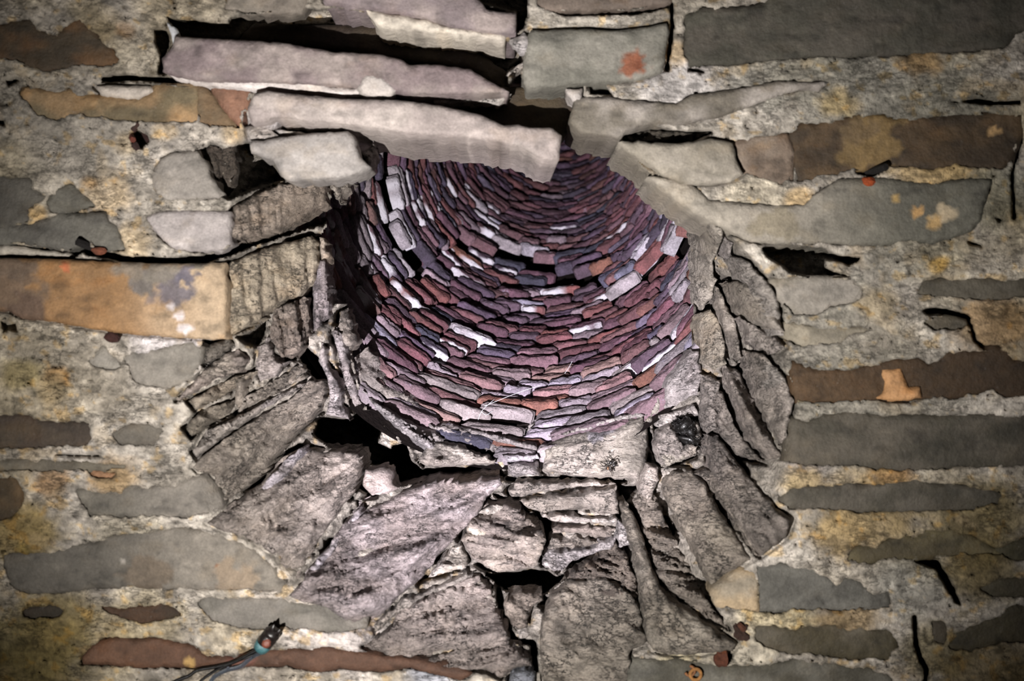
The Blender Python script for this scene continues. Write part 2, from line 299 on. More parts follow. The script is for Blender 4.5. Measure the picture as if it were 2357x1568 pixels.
("992,222 1010,222 1060,226 1120,228 1178,216 1150,236 1100,234 1050,238 1000,236","d8d2ce","c4bcb8",.02,dict(grow=0,rough=.014,name="mortar_lump",lip=0)),
("385,172 470,188 500,184 560,186 620,181 735,182 760,200 865,205 862,220 780,224 650,213 577,206 441,192","d2cccb","c4bdbb",-.035,dict(grow=0,rough=.006,thick=.2,name="mortar_bed",lip=0,label="white mortar bed hanging beneath the purple-grey slab")),
("820,206 838,172 858,168 880,180 915,205 900,220 850,222","cbc4c2","bdb6b2",-.062,dict(grow=0,rough=.006,name="mortar_lump",lip=0)),
("840,22 870,28 915,34 990,48 1035,62 1085,70 1165,80 1160,94 1100,86 1035,78 970,74 900,66 866,58","cfc7ba","bfb7ac",-.03,dict(grow=0,rough=.006,thick=.2,name="mortar_bed",lip=0)),
("382,52 400,62 404,80 398,98 392,74","c8ccd2","b8bcc2",-.05,dict(grow=0,rough=.003,name="mortar_lump",lip=0)),
("215,200 250,195 346,199 350,212 318,230 270,225 235,218","c2b9af","b2aaa0",-.014,dict(grow=0,rough=.004,name="mortar_lump",lip=0)),
("-40,560 20,565 80,572 150,583 158,592 60,588 -40,584","aaa498","99948a",-.0,dict(grow=0,rough=.008,name="mortar_lump",lip=0)),
]
PITS = [ # outline, extra depth
("1754,571 1788,563 1842,564 1896,571 1930,588 1981,592 1978,602 1954,612 1927,602 1900,598 1896,615 1917,626 1957,636 1896,641 1849,636 1815,626 1795,609 1767,592",.3),
("2120,714 2154,707 2222,721 2236,731 2232,751 2222,738 2168,727 2134,724",.2),
("2100,1289 2161,1287 2178,1320 2198,1354 2212,1394 2198,1388 2175,1350 2154,1313 2127,1303",.2),
("2185,234 2250,227 2287,234 2348,231 2348,241 2253,241",.15),
("1968,397 1998,384 2046,378 2042,390 2012,404 1981,404",.15),
("1435,316 1459,295 1493,289 1527,298 1580,305 1636,303 1590,325 1540,330 1490,322 1445,330",.09),
("1354,195 1391,193 1411,220 1357,217",.15),
("1106,-20 1218,-20 1216,34 1204,68 1187,75 1187,27 1153,20 1106,7",.3),
("385,40 400,44 526,54 530,41 706,20 770,20 840,30 865,58 970,75 1150,88 1205,115 1201,146 1165,170 1168,212 1136,193 1085,165 1000,152 943,152 865,130 764,124 645,104 509,95 404,88",.24),
("353,71 384,64 396,95 384,126 378,172 363,172 367,126 356,95",.25),
("880,222 1170,215 1190,150 1215,205 1300,210 1325,240 1313,278 1310,340 1280,340 1160,300 1106,275 1018,250",.25),
("560,258 568,254 571,290 562,292",.2),
("1762,1402 1795,1404 1800,1410 1780,1412",.1),("2,742 42,738 40,765 20,762 5,768",.1),
("1670,1502 1690,1504 1684,1515 1676,1528 1668,1515",.12),("300,312 318,300 338,310 345,325 325,342 305,336",.18),("0,205 40,230 20,245 -40,240",.02),
("-40,420 0,405 10,412 -40,425",.02),("15,188 35,180 48,185 20,198",.12),("-40,270 12,275 10,290 -40,285",.12),
("2290,500 2310,505 2300,515",.05),("2225,553 2260,560 2262,572 2230,565",.06),
("735,960 790,965 835,945 885,955 880,985 870,1020 900,1035 905,1025 935,1020 945,1060 970,1080 1060,1080 1100,1070 1145,1068 1160,1095 1100,1105 1000,1100 923,1120 905,1090 900,1072 840,1072 830,1040 760,1030 720,1000",1.0),
("1140,1140 1174,1147 1218,1181 1265,1201 1269,1218 1265,1242 1257,1269 1255,1238 1231,1221 1194,1174 1153,1153",.6),
("1119,1323 1147,1323 1221,1310 1262,1313 1282,1327 1316,1306 1323,1289 1350,1286 1408,1323 1391,1333 1296,1333 1255,1367 1187,1364 1160,1357",.7),
("1422,1118 1473,1112 1470,1125 1450,1150 1435,1165 1425,1150",.25),
("690,822 706,799 737,826 757,843 754,890 730,873 706,853",.8),
("600,745 618,730 612,770 592,800 560,790 545,775 575,770",.25),
("472,846 509,826 550,816 530,840 509,846 543,853 526,860 492,856",.18),
("500,345 540,335 577,328 580,353 604,360 628,370 645,401 655,415 600,432 560,446 530,462 512,452 540,400",.40),
("470,602 560,574 655,543 716,523 745,520 762,500 760,466 752,474 700,494 640,527 530,572",.45),
("1490,985 1500,1000 1510,1030 1505,1050 1495,1030",.3),
("470,783 520,784 500,815 468,808",.12),
]
CRACKS = [ # polyline, half width, depth
("238,184 290,180 373,184 441,194 577,206 679,217 800,222 930,222 1160,217",5,.2),
("450,195 480,205 500,228 505,245 525,268 546,290",4,.16),
("628,288 700,298 800,296 870,312",6,.25),
("-40,568 30,575 60,580 130,588 165,588 200,562 180,556 205,580 250,588 290,598 400,602 470,598 522,583 560,562 610,545 655,535 700,510 760,478",7,.22),
("1940,412 1942,480",1.6,.03),("1816,312 1828,350 1824,385 1822,415",2.5,.08),
("2236,751 2245,785 2265,800 2300,800",3,.1),("2105,1420 2108,1480 2118,1515 2132,1540 2128,1600",4,.2),
("1145,1340 1160,1430 1185,1475 1228,1480 1232,1540",6,.3),
("1240,10 1300,32 1380,30 1460,30 1545,10 1548,60 1535,160",3.5,.14),
("1587,160 1620,166",2,.08),("130,1048 250,1050",2,.05),("1167,1104 1300,1102 1422,1106",4,.2),
("1750,560 1650,530 1600,505",3,.05),("2345,270 2350,320 2330,400 2335,500",4,.1),
]
# throat stones: rough, proud of the mortar
THROAT = [
("530,488 536,475 577,451 645,421 747,414 754,468 700,501 655,524 600,545 530,558","8d8074","a3968a",.0,dict(grain=(85,.006,90,7),label="wide timber-like riven slab in the left flank, upper one")),
("523,605 557,590 611,570 679,552 716,540 730,562 733,595 723,653 699,676 645,704 594,741 530,772 523,704","b4a894","a09482",.0,dict(grain=(85,.006,80,8),label="cream pitted slab in the left flank, beside the ochre slab")),
("628,710 699,683 716,710 716,755 706,789 675,826 645,822 631,799 618,772 625,738","877b72","988c82",-.02,dict(grain=(80,.016,90,9))),
("716,670 733,600 752,590 760,653 767,704 747,738 723,765 716,717","b0a8b2","9a9092",.02,dict(grain=(85,.012,60,8))),
("733,545 748,552 757,590 748,625 736,600","b5a89a","a09488",.03,dict()),
("780,717 804,705 824,792 811,809 793,805 775,770","958c84","a79e96",.03,dict()),
("737,789 754,805 760,843 784,884 794,934 806,970 781,962 747,955 757,921 750,867 733,833","b2aaac","a09896",.0,dict()),
("762,762 775,748 797,800 812,870 832,930 820,950 800,905 780,840","9d9494","aea6a8",.02,dict(grain=(70,.012,80,7))),
("404,924 421,901 458,860 509,816 550,802 567,819 560,843 543,860 492,877 451,904","b5a8a2","a89e94",-.03,dict(ridge=('404,924 450,880 510,840 565,825',.8,.5),)),
("470,795 530,775 540,795 500,826 470,842 460,820","7d766e","6a645c",.02,dict(grain=(80,.01,60,8))),
("430,925 540,862 590,850 575,880 500,915 450,945","a39686","b4a898",.02,dict()),
("540,870 566,862 568,925 548,945 536,925","958c80","a49a90",.01,dict()),
("420,985 465,940 535,920 530,955 470,985 440,1010","8a8174","988f84",.01,dict()),
("560,915 640,868 690,835 708,850 705,872 660,893 600,935 540,965","8f867c","a19890",.0,dict(grain=(-32,.02,90,9))),
("590,800 612,775 640,830 660,835 640,865 600,880 585,850","b8b0b0","a69c98",.02,dict()),
("440,1040 470,995 560,950 640,905 690,878 700,885 640,925 560,980 500,1015 455,1062","aaa29c","beb6b8",-.02,dict(ridge=('440,1045 520,990 600,945 700,888',.9,.7),grain=(-32,.02,90,9))),
("440,1075 455,1055 512,1012 577,968 672,912 713,872 747,876 754,907 730,951 696,982 662,1019 645,1038 604,1092 577,1116 530,1153 512,1170 502,1136 492,1096 455,1090","90877e","a0978c",-.055,dict(ridge=('440,1080 520,1010 600,965 680,915 750,885',.6,.45),rdep=.03,grain=(-38,.016,100,26),thick=.25,tilt=(.12,0),label="thick riven stone in the left flank, above the dark cavity")),
("470,1205 495,1180 530,1158 604,1106 645,1052 690,1032 760,1035 828,1042 833,1075 830,1100 812,1135 806,1150 780,1180 740,1240 720,1275 690,1330 668,1345 640,1290 600,1260 560,1235 510,1225","9d938c","ac a29c".replace(' ',''),-.07,dict(ridge=('470,1212 560,1195 660,1150 740,1090 830,1052',.9,.35),rdep=.03,grain=(-40,.02,100,24),thick=.25,label="broad riven wedge below the dark cavity on the left")),
("660,1375 690,1350 700,1320 740,1290 770,1230 810,1180 830,1150 900,1135 1000,1108 1090,1108 1150,1100 1157,1115 1120,1150 1110,1175 1050,1240 1010,1280 975,1330 950,1350 910,1385 880,1420 860,1445 830,1450 800,1440 750,1400 700,1390","a2989a","8f8482",-.10,dict(ridge=('640,1400 760,1375 850,1370 930,1320 985,1255 1050,1190 1100,1150 1150,1112',.75,1.3),rdep=.03,grain=(-22,.018,110,22),thick=.3,label="largest riven block, running diagonally under the shaft mouth")),
("841,1080 899,1074 906,1089 906,1113 923,1126 892,1140 855,1140 831,1119 838,1096","b5a8a6","a89c98",-.04,dict(rough=.004,thick=.12)),
("1085,1191 1119,1157 1170,1157 1194,1174 1214,1201 1248,1218 1259,1242 1252,1269 1238,1303 1187,1316 1147,1320 1113,1306 1085,1286 1072,1265 1058,1242 1068,1228","9c9288","887e78",-.09,dict(ridge=('1060,1240 1100,1258 1140,1268 1190,1245 1255,1222',1.1,.35),rdep=.03,grain=(8,.016,90,16),thick=.22,label="rounded jutting stone in the middle of the sill")),
("1167,1130 1187,1109 1289,1109 1371,1108 1422,1117 1357,1121 1255,1135 1197,1147 1174,1143","aaa29a","989088",.0,dict()),
("1194,1153 1255,1138 1350,1125 1422,1124 1425,1185 1384,1187 1357,1177 1289,1177 1248,1184 1218,1174","9a928a","8b837a",-.01,dict(grain=(-5,.01,90,14))),
("1242,1189 1289,1182 1374,1191 1425,1194 1415,1206 1289,1206 1269,1201","c9c2bc","bab2ac",.0,dict(name="mortar_lump",rough=.012)),
("1269,1214 1418,1214 1411,1236 1371,1238 1323,1227 1269,1229","958a82","a39890",.0,dict()),
("1265,1237 1323,1232 1364,1243 1381,1250 1357,1259 1306,1265 1259,1265","8a827a","979088",-.01,dict()),
("895,1452 912,1411 950,1394 1001,1360 1085,1327 1119,1337 1140,1371 1147,1405 1160,1428 1178,1472 1182,1490 1221,1506 1225,1535 1180,1542 1153,1564 1119,1547 1018,1537 900,1515 848,1496 834,1490 882,1459","8b817c","9c928c",-.02,dict(grain=(-14,.022,150,16),label="wavy layered stone at the foot of the throat")),
("858,1438 899,1405 926,1377 997,1354 1075,1320 1089,1330 984,1377 933,1405 899,1428 865,1462","a8a098","8a847e",-.03,dict(grain=(-28,.006,150,10))),
("1167,1371 1187,1360 1248,1364 1255,1384 1228,1398 1218,1428 1214,1445 1191,1452 1174,1438 1160,1411 1157,1394","7d7268","8a8076",.02,dict()),
("1255,1405 1269,1371 1306,1337 1357,1333 1408,1337 1452,1364 1472,1398 1483,1445 1493,1476 1452,1503 1449,1600 1255,1600 1240,1513 1240,1476 1248,1438","8f877c","7b746a",-.03,dict(grain=(35,.012,120,40),label="broad grey face at the foot of the throat, right of the vertical crack")),
("1300,1330 1357,1296 1418,1248 1445,1276 1466,1343 1479,1411 1486,1469 1430,1440 1380,1380","857a70","6e645c",.03,dict(grain=(20,.035,60,12),rough=.02)),
("1425,1167 1445,1157 1470,1200 1498,1290 1520,1350 1580,1400 1640,1440 1700,1480 1690,1500 1560,1512 1500,1500 1485,1470 1478,1400 1466,1330 1450,1260 1435,1210","9b9488","8a8276",-.05,dict(ridge=('1440,1160 1455,1230 1480,1300 1510,1370 1580,1430 1660,1480',.2,.2),rdep=.04,grain=(70,.006,120,30),thick=.2,label="long pale rib stone curving down right of the sill")),
("1450,1150 1480,1125 1515,1145 1530,1190 1570,1270 1600,1330 1640,1395 1680,1450 1640,1432 1580,1390 1520,1340 1500,1285 1475,1200","857c72","978e84",-.02,dict(grain=(15,.024,50,10))),
("1520,1110 1550,1080 1590,1078 1625,1108 1650,1160 1690,1220 1735,1290 1703,1310 1638,1354 1610,1310 1580,1250 1550,1190 1530,1150","8f867c","9a9184",-.06,dict(grain=(62,.010,120,30),thick=.2)),
("1600,1090 1625,1075 1650,1085 1690,1150 1730,1210 1742,1280 1700,1220 1655,1150","857d75","938a80",-.02,dict(grain=(60,.01,100,14))),
("1625,1000 1655,1000 1690,1050 1730,1100 1790,1170 1830,1195 1812,1240 1750,1285 1700,1215 1655,1145 1635,1080","88807a","958c84",-.04,dict(grain=(50,.012,120,26),thick=.2)),
("1668,840 1700,850 1740,930 1780,1005 1812,1055 1770,1060 1720,1010 1690,960 1672,900","8d8580","9c938c",-.03,dict(grain=(60,.012,120,16),thick=.2)),
("1710,800 1760,815 1812,870 1830,920 1815,1000 1800,1030 1760,970 1730,880","978f88","a39a94",-.02,dict(grain=(60,.008,120,24),blobs=[(1790,870,30,"b5afaa")])),
("1640,880 1665,900 1690,970 1720,1020 1765,1070 1700,1050 1655,1000 1635,940","7f7872","8f8780",.0,dict(grain=(60,.012,100,14))),
("1680,585 1725,600 1770,650 1795,690 1800,740 1812,780 1780,770 1740,720 1700,650","a8a29e","98928c",-.01,dict(rough=.010)),
("1595,505 1659,518 1668,544 1659,568 1645,602 1642,629 1652,646 1638,690 1615,717 1600,690 1597,602","a7a096","b5aea4",-.02,dict(rough=.004,label="smooth pale stone at the right lip of the shaft, near its top")),
("1611,717 1638,710 1655,738 1669,785 1672,839 1645,856 1621,839 1608,789 1600,744","aea696","9f978a",-.02,dict(rough=.004)),
("1644,653 1655,656 1669,690 1696,744 1710,826 1700,836 1672,785 1655,738","918a80","a09890",-.02,dict(grain=(70,.008,90,10))),
("1669,646 1720,646 1761,690 1795,731 1808,765 1781,761 1733,744 1693,717","989086","a8a098",-.02,dict(grain=(50,.006,100,24))),
("1700,725 1740,750 1790,775 1812,800 1790,815 1745,805 1712,785","958d88","a59d98",-.01,dict()),
("1535,870 1557,840 1591,800 1608,806 1618,856 1608,907 1574,924 1545,941 1520,950","9b9494","a8a2a2",.0,dict(grain=(-55,.01,90,18))),
("1610,860 1640,862 1662,880 1650,930 1655,985 1625,1000 1612,950","938c86","a29a94",.0,dict()),
("1505,960 1530,952 1600,928 1612,960 1565,962 1530,985 1510,985","aba4a2","b8b2ae",.01,dict(rough=.012)),
("1512,1000 1545,968 1560,990 1575,1020 1612,1030 1600,1050 1560,1066 1530,1078 1512,1060 1505,1030","a29a94","b2a89c",-.03,dict(grain=(60,.01,60,10),blobs=[(1545,1068,22,"dcd4c4"),(1570,1060,12,"dcd4c4")])),
("1473,1108 1490,1068 1515,1078 1520,1098 1508,1135 1500,1170 1478,1150 1470,1125","b2a8a0","c0b6ae",-.03,dict(rough=.005)),
("1248,1030 1290,1005 1360,985 1440,965 1480,958 1492,985 1492,1060 1473,1108 1422,1104 1323,1100 1248,1088","989288","a8a098",-.02,dict(rough=.005,grain=(-12,.008,120,24),thick=.2,blobs=[(1395,985,20,"c2bec8"),(1370,1000,22,"bcb8c2")],label="broad smooth ring stone under the shaft mouth, with two spiders on it")),
("1167,1068 1245,1060 1245,1094 1180,1100 1165,1090","9a9494","8a8484",.0,dict(thick=.15)),
("962,1062 975,1035 1000,1015 1060,1020 1100,1045 1142,1060 1140,1070 1082,1074 1018,1077 980,1074","a9a29a","958d86",-.03,dict(grain=(15,.01,90,16),thick=.15)),
("814,822 841,799 882,833 916,884 963,907 977,945 977,972 943,965 899,934 865,921 831,894","8f8782","9e9694",.01,dict(grain=(38,.014,120,18),thick=.1)),
("832,900 865,925 899,940 943,970 985,985 1030,1010 990,1038 965,1040 940,1010 905,985 870,950","a5a0a4","8f8a8a",.0,dict(grain=(30,.018,120,10),thick=.15)),
("975,950 1060,980 1120,985 1190,1003 1240,1012 1240,1042 1160,1045 1110,1040 1040,1005 985,985","8f8888","a09a9c",.01,dict(grain=(14,.018,120,10),thick=.15)),
("1187,975 1310,968 1303,985 1232,1002 1190,992","b0aaa8","9f9898",.03,dict(grain=(0,.014,90,8))),
("1303,990 1391,968 1459,945 1493,955 1480,962 1357,990 1250,1015 1245,1005","9a9492","aaa4a2",.02,dict(grain=(-15,.014,90,8))),
("1155,1045 1240,1045 1246,1058 1165,1066","c9c4d0","b4aeb8",.01,dict(rough=.01,name="mortar_lump")),
("1250,1270 1300,1268 1370,1255 1420,1235 1415,1262 1345,1285 1318,1292 1290,1320 1262,1310 1245,1300","b0aaac","beb8b6",.03,dict(rough=.014,name="mortar_lump")),
("1060,1255 1082,1285 1075,1310 1045,1315 1000,1330 985,1330 1010,1290 1040,1262","c2baae","d0c8c2",.03,dict(rough=.016,name="mortar_lump")),
("1070,1215 1090,1195 1130,1230 1110,1240 1085,1232","cfc6b4","d8d0c4",-.04,dict(rough=.014,name="mortar_lump")),
("700,1320 745,1270 775,1225 830,1165 835,1185 790,1235 760,1285 720,1330","c6c0cc","b4acb0",-.02,dict(rough=.018,name="mortar_lump")),
("600,1120 650,1062 690,1030 705,1045 670,1085 640,1120 610,1135","cac4ce","b8b0b2",-.05,dict(rough=.016,name="mortar_lump")),
("1185,1455 1205,1448 1222,1455 1222,1472 1195,1475","cfc8c2","c0b8b0",.0,dict(rough=.01,name="mortar_lump")),
("1425,1200 1450,1215 1455,1255 1430,1262 1415,1240","a8a4a6","b8b4b6",-.0,dict(rough=.014,name="mortar_lump")),
("750,425 815,415 790,450 778,468 766,445","a8a098","b5ada5",.08,dict(rough=.008,grain=(60,.008,60,8))),
("824,355 860,322 868,360 850,392 838,385","9a9290","8a8280",.06,dict(rough=.008,grain=(60,.008,60,8))),
("1175,1545 1205,1535 1232,1545 1235,1600 1185,1600 1170,1565","8a8f9c","757a84",-.01,dict(rough=.004)),
("1560,470 1600,500 1650,520 1690,560 1680,600 1660,570 1655,525 1600,520 1580,500","aea8ac","9e9898",.02,dict(rough=.012)),
]
MBLOB = [ # colour patches of the mortar: x, y, radius, colour
(245,445,75,"dcc39a"),(205,420,25,"e0b26a"),(85,490,30,"e2bd80"),(300,560,60,"dcc6a0"),(290,330,40,"d8c4a0"),(440,320,120,"cdc6bd"),
(600,300,60,"ddd8dc"),(400,770,120,"ddd8dc"),(380,300,40,"dcc8a8"),(540,305,40,"d8c09a"),(230,60,70,"9a8a68"),(290,70,30,"a58258"),(200,20,60,"958a72"),
(130,870,40,"b08a50"),(50,860,60,"958a62"),(120,900,50,"a89878"),(50,1230,110,"857238"),(60,1500,170,"746830"),(130,1430,120,"8a7c50"),(60,1290,60,"80703a"),
(120,1110,50,"a48052"),(260,1100,70,"b59664"),(300,1260,120,"aca490"),(800,1475,120,"e4dcdc"),(640,1365,90,"d8cfc4"),(330,1445,120,"bcae8c"),
(530,1450,90,"d0c4ac"),(700,1465,70,"d8d0cc"),(990,1560,60,"c6ccdc"),(640,1560,80,"b4ab9c"),
(1560,190,120,"d4d0d0"),(1560,120,40,"cbb28a"),(1750,170,110,"a8a69e"),(2000,180,250,"8f8d82"),(2200,260,160,"8d8a7c"),(1930,240,50,"b4a070"),(2120,135,60,"a8895a"),
(1740,455,90,"d0c6b0"),(1840,460,40,"dabb86"),(2150,400,120,"c4a870"),(2300,450,120,"8a8878"),(2150,560,120,"a09880"),(2160,610,30,"c8a040"),(2050,600,90,"a09c90"),
(1900,700,150,"a8a498"),(2020,700,60,"b8a888"),(2290,750,110,"a88858"),(2320,850,90,"9a8c70"),(1900,870,140,"a09c92"),(2000,940,250,"9a968a"),
(1860,1080,60,"c0b8b4"),(2050,1095,60,"b58a4a"),(1850,1112,60,"c4ac78"),(2000,1190,140,"a08a58"),(1930,1230,80,"b09868"),(1800,1280,90,"dcd6ce"),(2100,1340,120,"a09e94"),
(2250,1200,160,"7a6c40"),(1800,1425,110,"d2c296"),(1950,1425,90,"a58c60"),(1700,1525,120,"c8c0ac"),(2150,1500,100,"8f8462"),(2280,1540,160,"6a5a30"),(2260,1320,120,"6e6240"),(1560,1530,60,"d0c49c"),
(900,60,200,"cfc6b8"),(420,20,160,"b8b0a4"),(100,330,200,"aaa498"),(80,220,120,"989286"),
]

EX0, EY0, EX1, EY1, GS = -100, -80, 2460, 1650, 4
gx = np.arange(EX0, EX1 + 1, GS, dtype=float); gy = np.arange(EY0, EY1 + 1, GS, dtype=float)
GX, GY = np.meshgrid(gx, gy); ny, nx = GX.shape
B = Bdepth(GX, GY)
def Bat(px, py):
    fx = np.clip((px - EX0) / GS, 0, nx - 1.001); fy = np.clip((py - EY0) / GS, 0, ny - 1.001)
    ix = fx.astype(int); iy = fy.astype(int); u = fx - ix; v = fy - iy
    return B[iy, ix] * (1 - u) * (1 - v) + B[iy, ix + 1] * u * (1 - v) + B[iy + 1, ix] * (1 - u) * v + B[iy + 1, ix + 1] * u * v

# ------------------------------------------------------------------ the mortar bed of the wall face and throat
def build_mortar():
    X = GX.ravel(); Y = GY.ravel()
    th = smooth(0.004, 0.05, B).ravel()                       # 1 in the throat
    jag = 10 * fbm(stack(X / 30, Y / 20, 1.1), 4, .6) + 4 * fbm(stack(X / 9, Y / 9, 4.1), 2)
    lump = fbm(stack(X / 60, Y / 45, 0.2), 5, 0.55)
    fine = fbm(stack(X / 16, Y / 13, 5.2), 3, 0.6)
    edge = fbm(stack(X / 110, Y / 28, 8.2), 3)
    base = -0.009 - 0.008 * lump - 0.006 * fine - 0.004 * np.maximum(edge, 0)
    rough = 0.060 - 0.04 * lump - 0.034 * ridged(stack(X / 30, Y / 22, 2.7), 3)
    off = base * (1 - th) + rough * th
    sm = np.full(X.shape, 1e9)
    for row in FRONT + THROAT:
        p = ext(pts(row[0])); o = row[4]
        lo = p.min(0) - 40; hi = p.max(0) + 40
        k = np.where((X > lo[0]) & (X < hi[0]) & (Y > lo[1]) & (Y < hi[1]))[0]
        s = sdf(p, X[k], Y[k])
        j = jag[k] if o.get('lip', 1) and row in FRONT else -4.0
        f = smooth(3.5, -3.5, s + j)
        tgt = max(row[3], -0.03) + 0.045 if row in FRONT else row[3] + 0.07
        off[k] = off[k] * (1 - f) + np.maximum(off[k], tgt) * f
        if row not in FRONT: # open, unfilled joint along parts of each throat stone
            gapm = smooth(-.05, .2, fbm(stack(X[k] / 70, Y[k] / 55, 77.0 + row[3]), 3))
            off[k] = off[k] + .16 * np.exp(-((s - 1.5) / 6.0) ** 2) * gapm * smooth(.05, .12, B.ravel()[k])
    for s_, dp in PITS:
        p = pts(s_); p = ext(p)
        lo = p.min(0) - 20; hi = p.max(0) + 20
        k = np.where((X > lo[0]) & (X < hi[0]) & (Y > lo[1]) & (Y < hi[1]))[0]
        f = smooth(2, -5, sdf(p, X[k], Y[k]) + 0.4 * jag[k])
        off[k] = off[k] + dp * f
    for s_, hw, dp in CRACKS:
        p = pts(s_); lo = p.min(0) - 30; hi = p.max(0) + 30
        k = np.where((X > lo[0]) & (X < hi[0]) & (Y > lo[1]) & (Y < hi[1]))[0]
        f = smooth(hw + 3, max(hw - 2, 0), segdist(p, X[k], Y[k], False) + 0.3 * jag[k])
        off[k] = off[k] + dp * f
    # small air holes in the mortar
    hole = fbm(stack(X / 13, Y / 9, 12.5), 3)
    off = off + 0.03 * smooth(0.42, 0.6, hole)
    dep = B.ravel() + off
    wx, wy, wz = P(X, Y, dep)
    V = np.stack([wx, wy, wz], 1)
    # colour
    a = fbm(stack(X / 120, Y / 90, 6.6), 4)[:, None]; b2 = fbm(stack(X / 28, Y / 22, 7.7), 4)[:, None]; c3 = fbm(stack(X / 60, Y / 50, 9.4), 3)[:, None]
    grey, pale, tan = slin("9a948a"), slin("d6cfc4"), slin("bea983")
    col = grey + (pale - grey) * smooth(-0.25, 0.35, a * 0.5 + b2 * 0.7)
    warp = 1 + 0.5 * b2[:, 0]
    for x, y, r, h in MBLOB:
        d = np.hypot(X - x, (Y - y) * 1.25) / (r * warp)
        f = (smooth(1.15, 0.45, d) * 0.85)[:, None]
        lum = 0.78 + 0.5 * b2
        col = col * (1 - f) + slin(h, .85) * lum * 1.15 * f
    col = col + (tan - col) * (smooth(0.2, 0.55, c3) * 0.35)
    tt = th[:, None]; col = col * (1 - tt * 0.8) + (lin("a8a098") * (0.9 + 0.5 * b2)) * tt * 0.8
    chip = smooth(0.10, 0.30, fbm(stack(X / 17, Y / 12, 31.4), 3, .6))[:, None]; col = col * (1 + .30 * chip)
    gap = smooth(0.12, 0.34, fbm(stack(X / 20, Y / 10, 44.4), 3, .6))[:, None]; col = col * (1 - .38 * gap)
    och = smooth(0.24, 0.42, fbm(stack(X / 26, Y / 22, 53.4), 3, .6))[:, None]; col = col * (1 - .6 * och) + col * np.array([1.25, .98, .55]) * .6 * och
    far_ = smooth(700, 1250, np.hypot(X - 1150, Y - 780))[:, None]; damp = smooth(-.3, .4, fbm(stack(X / 200, Y / 130, 61.0), 3))[:, None]
    col = col * (1 - .55 * far_ * damp) + col * np.array([.86, .76, .46]) * .55 * far_ * damp          # damp, algae-stained lime away from the shaft
    dark = smooth(0.22, 0.5, fbm(stack(X / 40, Y / 14, 14.4), 4))[:, None]
    col = col * (1 - 0.35 * dark)
    # faces, leaving the shaft mouth open
    idx = np.arange(nx * ny).reshape(ny, nx)
    cxm = (GX[:-1, :-1] + GS / 2); cym = (GY[:-1, :-1] + GS / 2)
    keep = ~inside(MOUTH, cxm, cym)
    a_ = idx[:-1, :-1][keep]; b_ = idx[:-1, 1:][keep]; c_ = idx[1:, 1:][keep]; d_ = idx[1:, :-1][keep]
    F = np.stack([a_, d_, c_, b_], 1)
    used = np.zeros(nx * ny, bool); used[F.ravel()] = True
    remap = np.cumsum(used) - 1
    return mesh_obj('wall_front', V[used], remap[F].tolist(), M_MORTAR, None, col[used])
WALL = build_mortar()
tag(WALL, "rubble wall face of mixed slate and lime mortar, flared around the round shaft opening", "wall", "structure")

# ------------------------------------------------------------------ stones
def densify(p, step, jag, seed):
    out = []; n = len(p)
    for i in range(n):
        a = p[i]; b = p[(i + 1) % n]; L = np.hypot(*(b - a)); k = max(1, int(round(L / step)))
        for j in range(k): out.append(a + (b - a) * j / k)
    out = np.array(out)
    if jag > 0:
        q = stack(out[:, 0] / 14, out[:, 1] / 14, seed); q2 = stack(out[:, 0] / 14 + 50, out[:, 1] / 14, seed)
        out = out + jag * np.stack([fbm(q, 2), fbm(q2, 2)], 1) * 1.6
    return out
def grow(p, g):
    if g == 0: return p
    n = len(p); a = 0.5 * np.sum(p[:, 0] * np.roll(p[:, 1], -1) - np.roll(p[:, 0], -1) * p[:, 1])
    t = np.roll(p, -1, 0) - np.roll(p, 1, 0); t /= (np.hypot(t[:, 0], t[:, 1])[:, None] + 1e-9)
    nrm = np.stack([t[:, 1], -t[:, 0]], 1) * (1 if a > 0 else -1)
    return p + nrm * g
